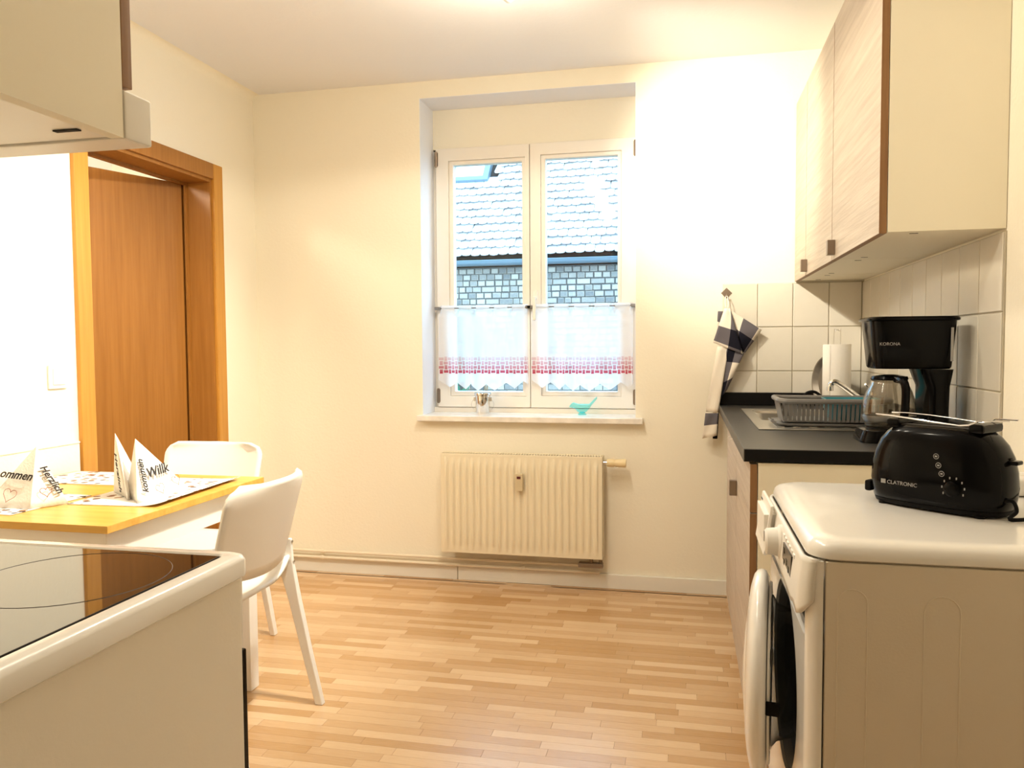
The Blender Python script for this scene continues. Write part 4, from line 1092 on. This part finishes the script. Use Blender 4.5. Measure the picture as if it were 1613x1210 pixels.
rings = [[(x, y, z) for x, y in rrect(.540, 2.80, .080+e, .070+e*.6, .02)] for z, e in ((RB+.001, -.012), (RB+.004, -.008), (.962, .006), (.9655, .008), (.9655, .004), (.962, .003), (RB+.006, -.011))]
obj('body', G().loft(rings), M_teal, tl, True, 50)

# paper roll on wire holder, pan behind it
ph = thing('paper_roll_holder', 'wire paper roll holder with a loop on top', 'holder', (.600, 3.41, .8787))
PXc, PYc = .600, 3.41
obj('base', G().lathe([(.055, 0), (.057, .004), (.055, .010), (.0, .012)], (PXc, PYc, .8758), 28), M_blackm, ph)
pts = smooth([(PXc-.013, PYc, .888), (PXc-.013, PYc, 1.18), (PXc-.008, PYc, 1.199), (PXc, PYc, 1.204), (PXc+.008, PYc, 1.199), (PXc+.013, PYc, 1.18), (PXc+.013, PYc, .888)])
obj('wire_loop', G().tube(pts, .0018, 6), M_steel, ph)
pr = thing('paper_towel_roll', 'white paper towel roll standing behind the sink tap', 'paper roll', (PXc, PYc, .889))
obj('roll', G().lathe([(.019, 0), (.0525, 0), (.0535, .002), (.0535, .254), (.052, .257), (.019, .257)], (PXc, PYc, .8885), 40, cap=(False, False), closed=True), M_paper, pr, True, 40)
obj('loose_sheet', G().grid(lambda u, v: (PXc+.0545*math.cos(2.2+u*1.0), PYc-.0545*math.sin(2.2+u*1.0), .8905+.252*v), 8, 2), M_paper, pr, True, 60, .0006)
pan = thing('frying_pan', 'grey round frying pan standing upright behind the paper roll', 'pan', (.60, 3.60, .8755))
nq = Vector((-.90, -.43, .04)).normalized(); q = nq.to_track_quat('Z', 'Y').to_matrix().to_4x4()
Mx = Matrix.Translation((.612, 3.568, .8762+.1115)) @ q @ Matrix.Diagonal((.87, .87, .87, 1))
obj('bowl', G().lathe([(.0, 0), (.098, 0), (.108, .004), (.124, .026), (.127, .028), (.127, .031), (.121, .030), (.104, .008), (.0, .004)], (0, 0, 0), 44, mtx=Mx), mat('pan_aluminium', (.30, .27, .23), .4, .7, bump=.03), pan, True, 40)
hpt = [Vector((.560, 3.50, .925)), Vector((.530, 3.50, .946)), Vector((.500, 3.50, .942)), Vector((.484, 3.50, .918)), Vector((.484, 3.50, .882))]
obj('pan_handle', G().tube(smooth(hpt), .006, 8), M_blackm, pan)

# coffee maker
cm = thing('coffee_maker', 'black filter coffee maker with glass jug on the worktop', 'coffee maker', (.59, 2.385, .8755))
cyc = 2.385
def cring(x0, x1, hy, z, r=.03): return [(x, y, z) for x, y in rrect((x0+x1)/2, cyc, (x1-x0)/2, hy, r)]
obj('base', G().loft([cring(.474, .700, .083, .8757, .04), cring(.474, .700, .083, .882, .04), cring(.483, .698, .080, .908, .04), cring(.490, .696, .076, .9115, .04)]), M_black, cm, True, 40)
obj('column', G().loft([cring(.632, .698, .074, .9118, .02), cring(.640, .696, .072, .96, .02), cring(.640, .697, .073, 1.03, .02), cring(.622, .704, .078, 1.078, .02)]), M_black, cm, True, 40)
hdg = obj('filter_head', G().loft([cring(.510, .700, .072, 1.079, .035), cring(.506, .703, .076, 1.084, .035), cring(.494, .712, .084, 1.205, .035), cring(.494, .712, .084, 1.209, .035)]), M_black, cm, True, 40)
obj('lid', G().loft([cring(.489, .717, .088, 1.2095, .035), cring(.486, .719, .090, 1.2115, .035), cring(.486, .719, .090, 1.216, .035), cring(.492, .716, .086, 1.221, .035)]), M_black, cm, True, 40)
text('lettering', 'KORONA', .012, (.513, cyc-.0815, 1.143), (1, 0, 0), (0, -.08, 1), M_greyink, hdg)
obj('water_gauge', G().box(.690, .696, cyc-.0845, cyc-.078, 1.10, 1.19, .001), M_greyink, hdg, False)
obj('hot_plate', G().lathe([(.058, 0), (.058, .003), (.0, .003)], (.558, cyc, .9117), 32), M_blackm, cm)
jg = obj('jug', G().lathe([(.0, .9152), (.055, .9152), (.062, .922), (.068, .945), (.069, .965), (.066, .99), (.058, 1.015), (.048, 1.036), (.045, 1.046)], (.558, cyc, 0), 40, cap=(False, False)), M_carafe, cm, True, 60, .002)
obj('jug_band', G().lathe([(.0645, .930), (.0695, .942), (.0702, .948), (.0697, .948), (.0660, .936)], (.558, cyc, 0), 40, cap=(False, False), closed=True), M_steel, jg)
obj('jug_lid', G().lathe([(.0, 1.0465), (.047, 1.0465), (.049, 1.050), (.046, 1.057), (.02, 1.062), (.0, 1.062)], (.558, cyc, 0), 32), M_black, jg)
pts = smooth([(.566, cyc-.045, 1.050), (.572, cyc-.085, 1.048), (.576, cyc-.100, 1.025), (.575, cyc-.100, .97), (.572, cyc-.090, .940), (.570, cyc-.068, .934)])
obj('jug_handle', G().tube(pts, .0105, 10), M_black, jg)
obj('power_switch', G().box(.585, .61, cyc-.0815, cyc-.078, .886, .900, .002), M_blackm, cm)

# ------------------------------------------------------------------ wall cabinets on the right
CX, CZ0, CZ1 = .469, 1.425, 2.193
def wall_unit(y0, y1, lab, handle_y):
    t = thing('wall_cabinet', lab, 'cabinet', (.61, (y0+y1)/2, CZ0), group='wall cabinets over the worktop')
    g = G(); bx = CX+.0195
    for a, b in ((y0, y0+.016), (y1-.016, y1)): g.box(bx, .7545, a, b, CZ0, CZ1)
    g.box(bx, .7545, y0+.016, y1-.016, CZ0, CZ0+.016); g.box(bx, .7545, y0+.016, y1-.016, CZ1-.016, CZ1); g.box(.742, .7545, y0+.016, y1-.016, CZ0+.016, CZ1-.016)
    obj('carcass', g, M_cream, t, False)
    d = obj('cabinet_door', G().box(CX, CX+.018, y0+.0015, y1-.0015, CZ0-.002, CZ1+.001), M_taupe, t, False)
    obj('edge_band', G().box(CX+.0004, CX+.0176, y0+.0007, y0+.0016, CZ0-.0025, CZ1+.001).box(CX+.0004, CX+.0176, y0+.0016, y1-.0016, CZ0-.0027, CZ0-.0021), M_brownedge, d, False)
    if handle_y: obj('handle', G().box(CX-.024, CX-.0005, handle_y-.014, handle_y+.014, CZ0+.010, CZ0+.058, .002), M_bronze, d)
    for yy in (y0+.04, y1-.05):
        obj('fixing_cap', G().box(CX+.08, CX+.10, yy-.003, yy+.003, CZ0-.0008, CZ0+.0005), M_dark, t, False)
    return t
wall_unit(2.131, 2.783, 'nearest taupe oak wall cabinet above the coffee maker, cream side', 2.735)
wall_unit(2.787, 3.368, 'middle taupe oak wall cabinet above the sink', 3.335)
wall_unit(3.372, 3.688, 'narrow far wall cabinet in the corner above the towel', None)

# ------------------------------------------------------------------ hook and tea towel
hk = thing('towel_hook', 'small diamond shaped bronze hook on the back wall tiles', 'hook', (.178, YB, 1.378))
g = G().box(-.017, .017, -.0015, .0015, -.017, .017, .001, mtx=Matrix.Translation((.178, YB-.0095, 1.378)) @ Matrix.Rotation(PI/4, 4, 'Y')); obj('plate', g, M_bronze, hk)
obj('hook_arm', G().tube(smooth([(.178, YB-.011, 1.372), (.178, YB-.020, 1.364), (.178, YB-.028, 1.358), (.178, YB-.034, 1.364), (.178, YB-.034, 1.372)]), .0022, 8), M_bronze, hk)
def TPx(px, py, y=3.645):
    return Vector((.176+(px-1144)*.00272, y, 1.376-(py-462)*.00286))
def patch(g, c, uvs, bulge=.010, nu=10, nv=10, ph=0.):
    """bilinear cloth patch through four corners (c00,c10,c11,c01)"""
    c = [Vector(p) for p in c]; uvs = [Vector((*u, 0)) for u in uvs]
    def bl(q, u, v): return q[0]*(1-u)*(1-v)+q[1]*u*(1-v)+q[2]*u*v+q[3]*(1-u)*v
    def fn(u, v):
        p = bl(c, u, v); return p+Vector((0, -bulge*math.sin(PI*u)*math.sin(PI*min(1, v+.15))-.004*math.sin(6*u+4*v+ph), 0))
    g.grid(fn, nu, nv, lambda u, v: tuple(bl(uvs, u, v))[:2])
twl = thing('tea_towel', 'black and white checked tea towel hanging from the wall hook', 'towel', (.176, 3.64, 1.05))
g = G()
B = .048
# left flap, right flap, gathered body with a white front fold and a dark side fold
patch(g, [TPx(1141, 486, 3.640), TPx(1150, 486, 3.632), TPx(1170, 557, 3.620), TPx(1123, 539, 3.630)], [(.50, .47), (1.0, .47), (1.53, 1.53), (.47, 1.53)], .012)
patch(g, [TPx(1145, 485, 3.638), TPx(1200, 520, 3.652), TPx(1173, 557, 3.650), TPx(1160, 545, 3.632)], [(.5, .6), (1.55, .6), (1.55, 1.5), (.9, 1.45)], .008, ph=2)
patch(g, [TPx(1131, 490, 3.655), TPx(1146, 490, 3.655), TPx(1150, 545, 3.655), TPx(1128, 530, 3.655)], [(.5, .1), (.9, .1), (.9, 1), (.5, 1)], .004)
patch(g, [TPx(1130, 545, 3.640), TPx(1148, 545, 3.634), TPx(1132, 648, 3.624), TPx(1112, 648, 3.634)], [(.55, .5), (.95, .5), (.95, .97), (.55, .97)], .012, 10, 14)
patch(g, [TPx(1112, 648, 3.634), TPx(1132, 648, 3.624), TPx(1130, 684, 3.622), TPx(1107, 690, 3.634)], [(.55, .97), (.95, .97), (.95, 1.95), (.55, 1.95)], .006, 10, 6)
patch(g, [TPx(1146, 545, 3.638), TPx(1172, 556, 3.630), TPx(1146, 612, 3.636), TPx(1130, 634, 3.628)], [(-.05, .1), (.98, .1), (.80, 1.46), (-.05, 1.46)], .010, 10, 12, 1)
patch(g, [TPx(1124, 600, 3.642), TPx(1136, 600, 3.648), TPx(1131, 690, 3.648), TPx(1124, 690, 3.640)], [(.05, .05), (.4, .05), (.4, .42), (.05, .42)], .006, 6, 12)
obj('cloth', g, M_towel, twl, True, 80, .0022)
obj('hanging_loop', G().tube(smooth([(.172, 3.640, 1.312), (.171, 3.652, 1.345), (.178, YB-.0325, 1.366), (.184, 3.650, 1.345), (.183, 3.640, 1.312)]), .0016, 6), M_paper, twl)
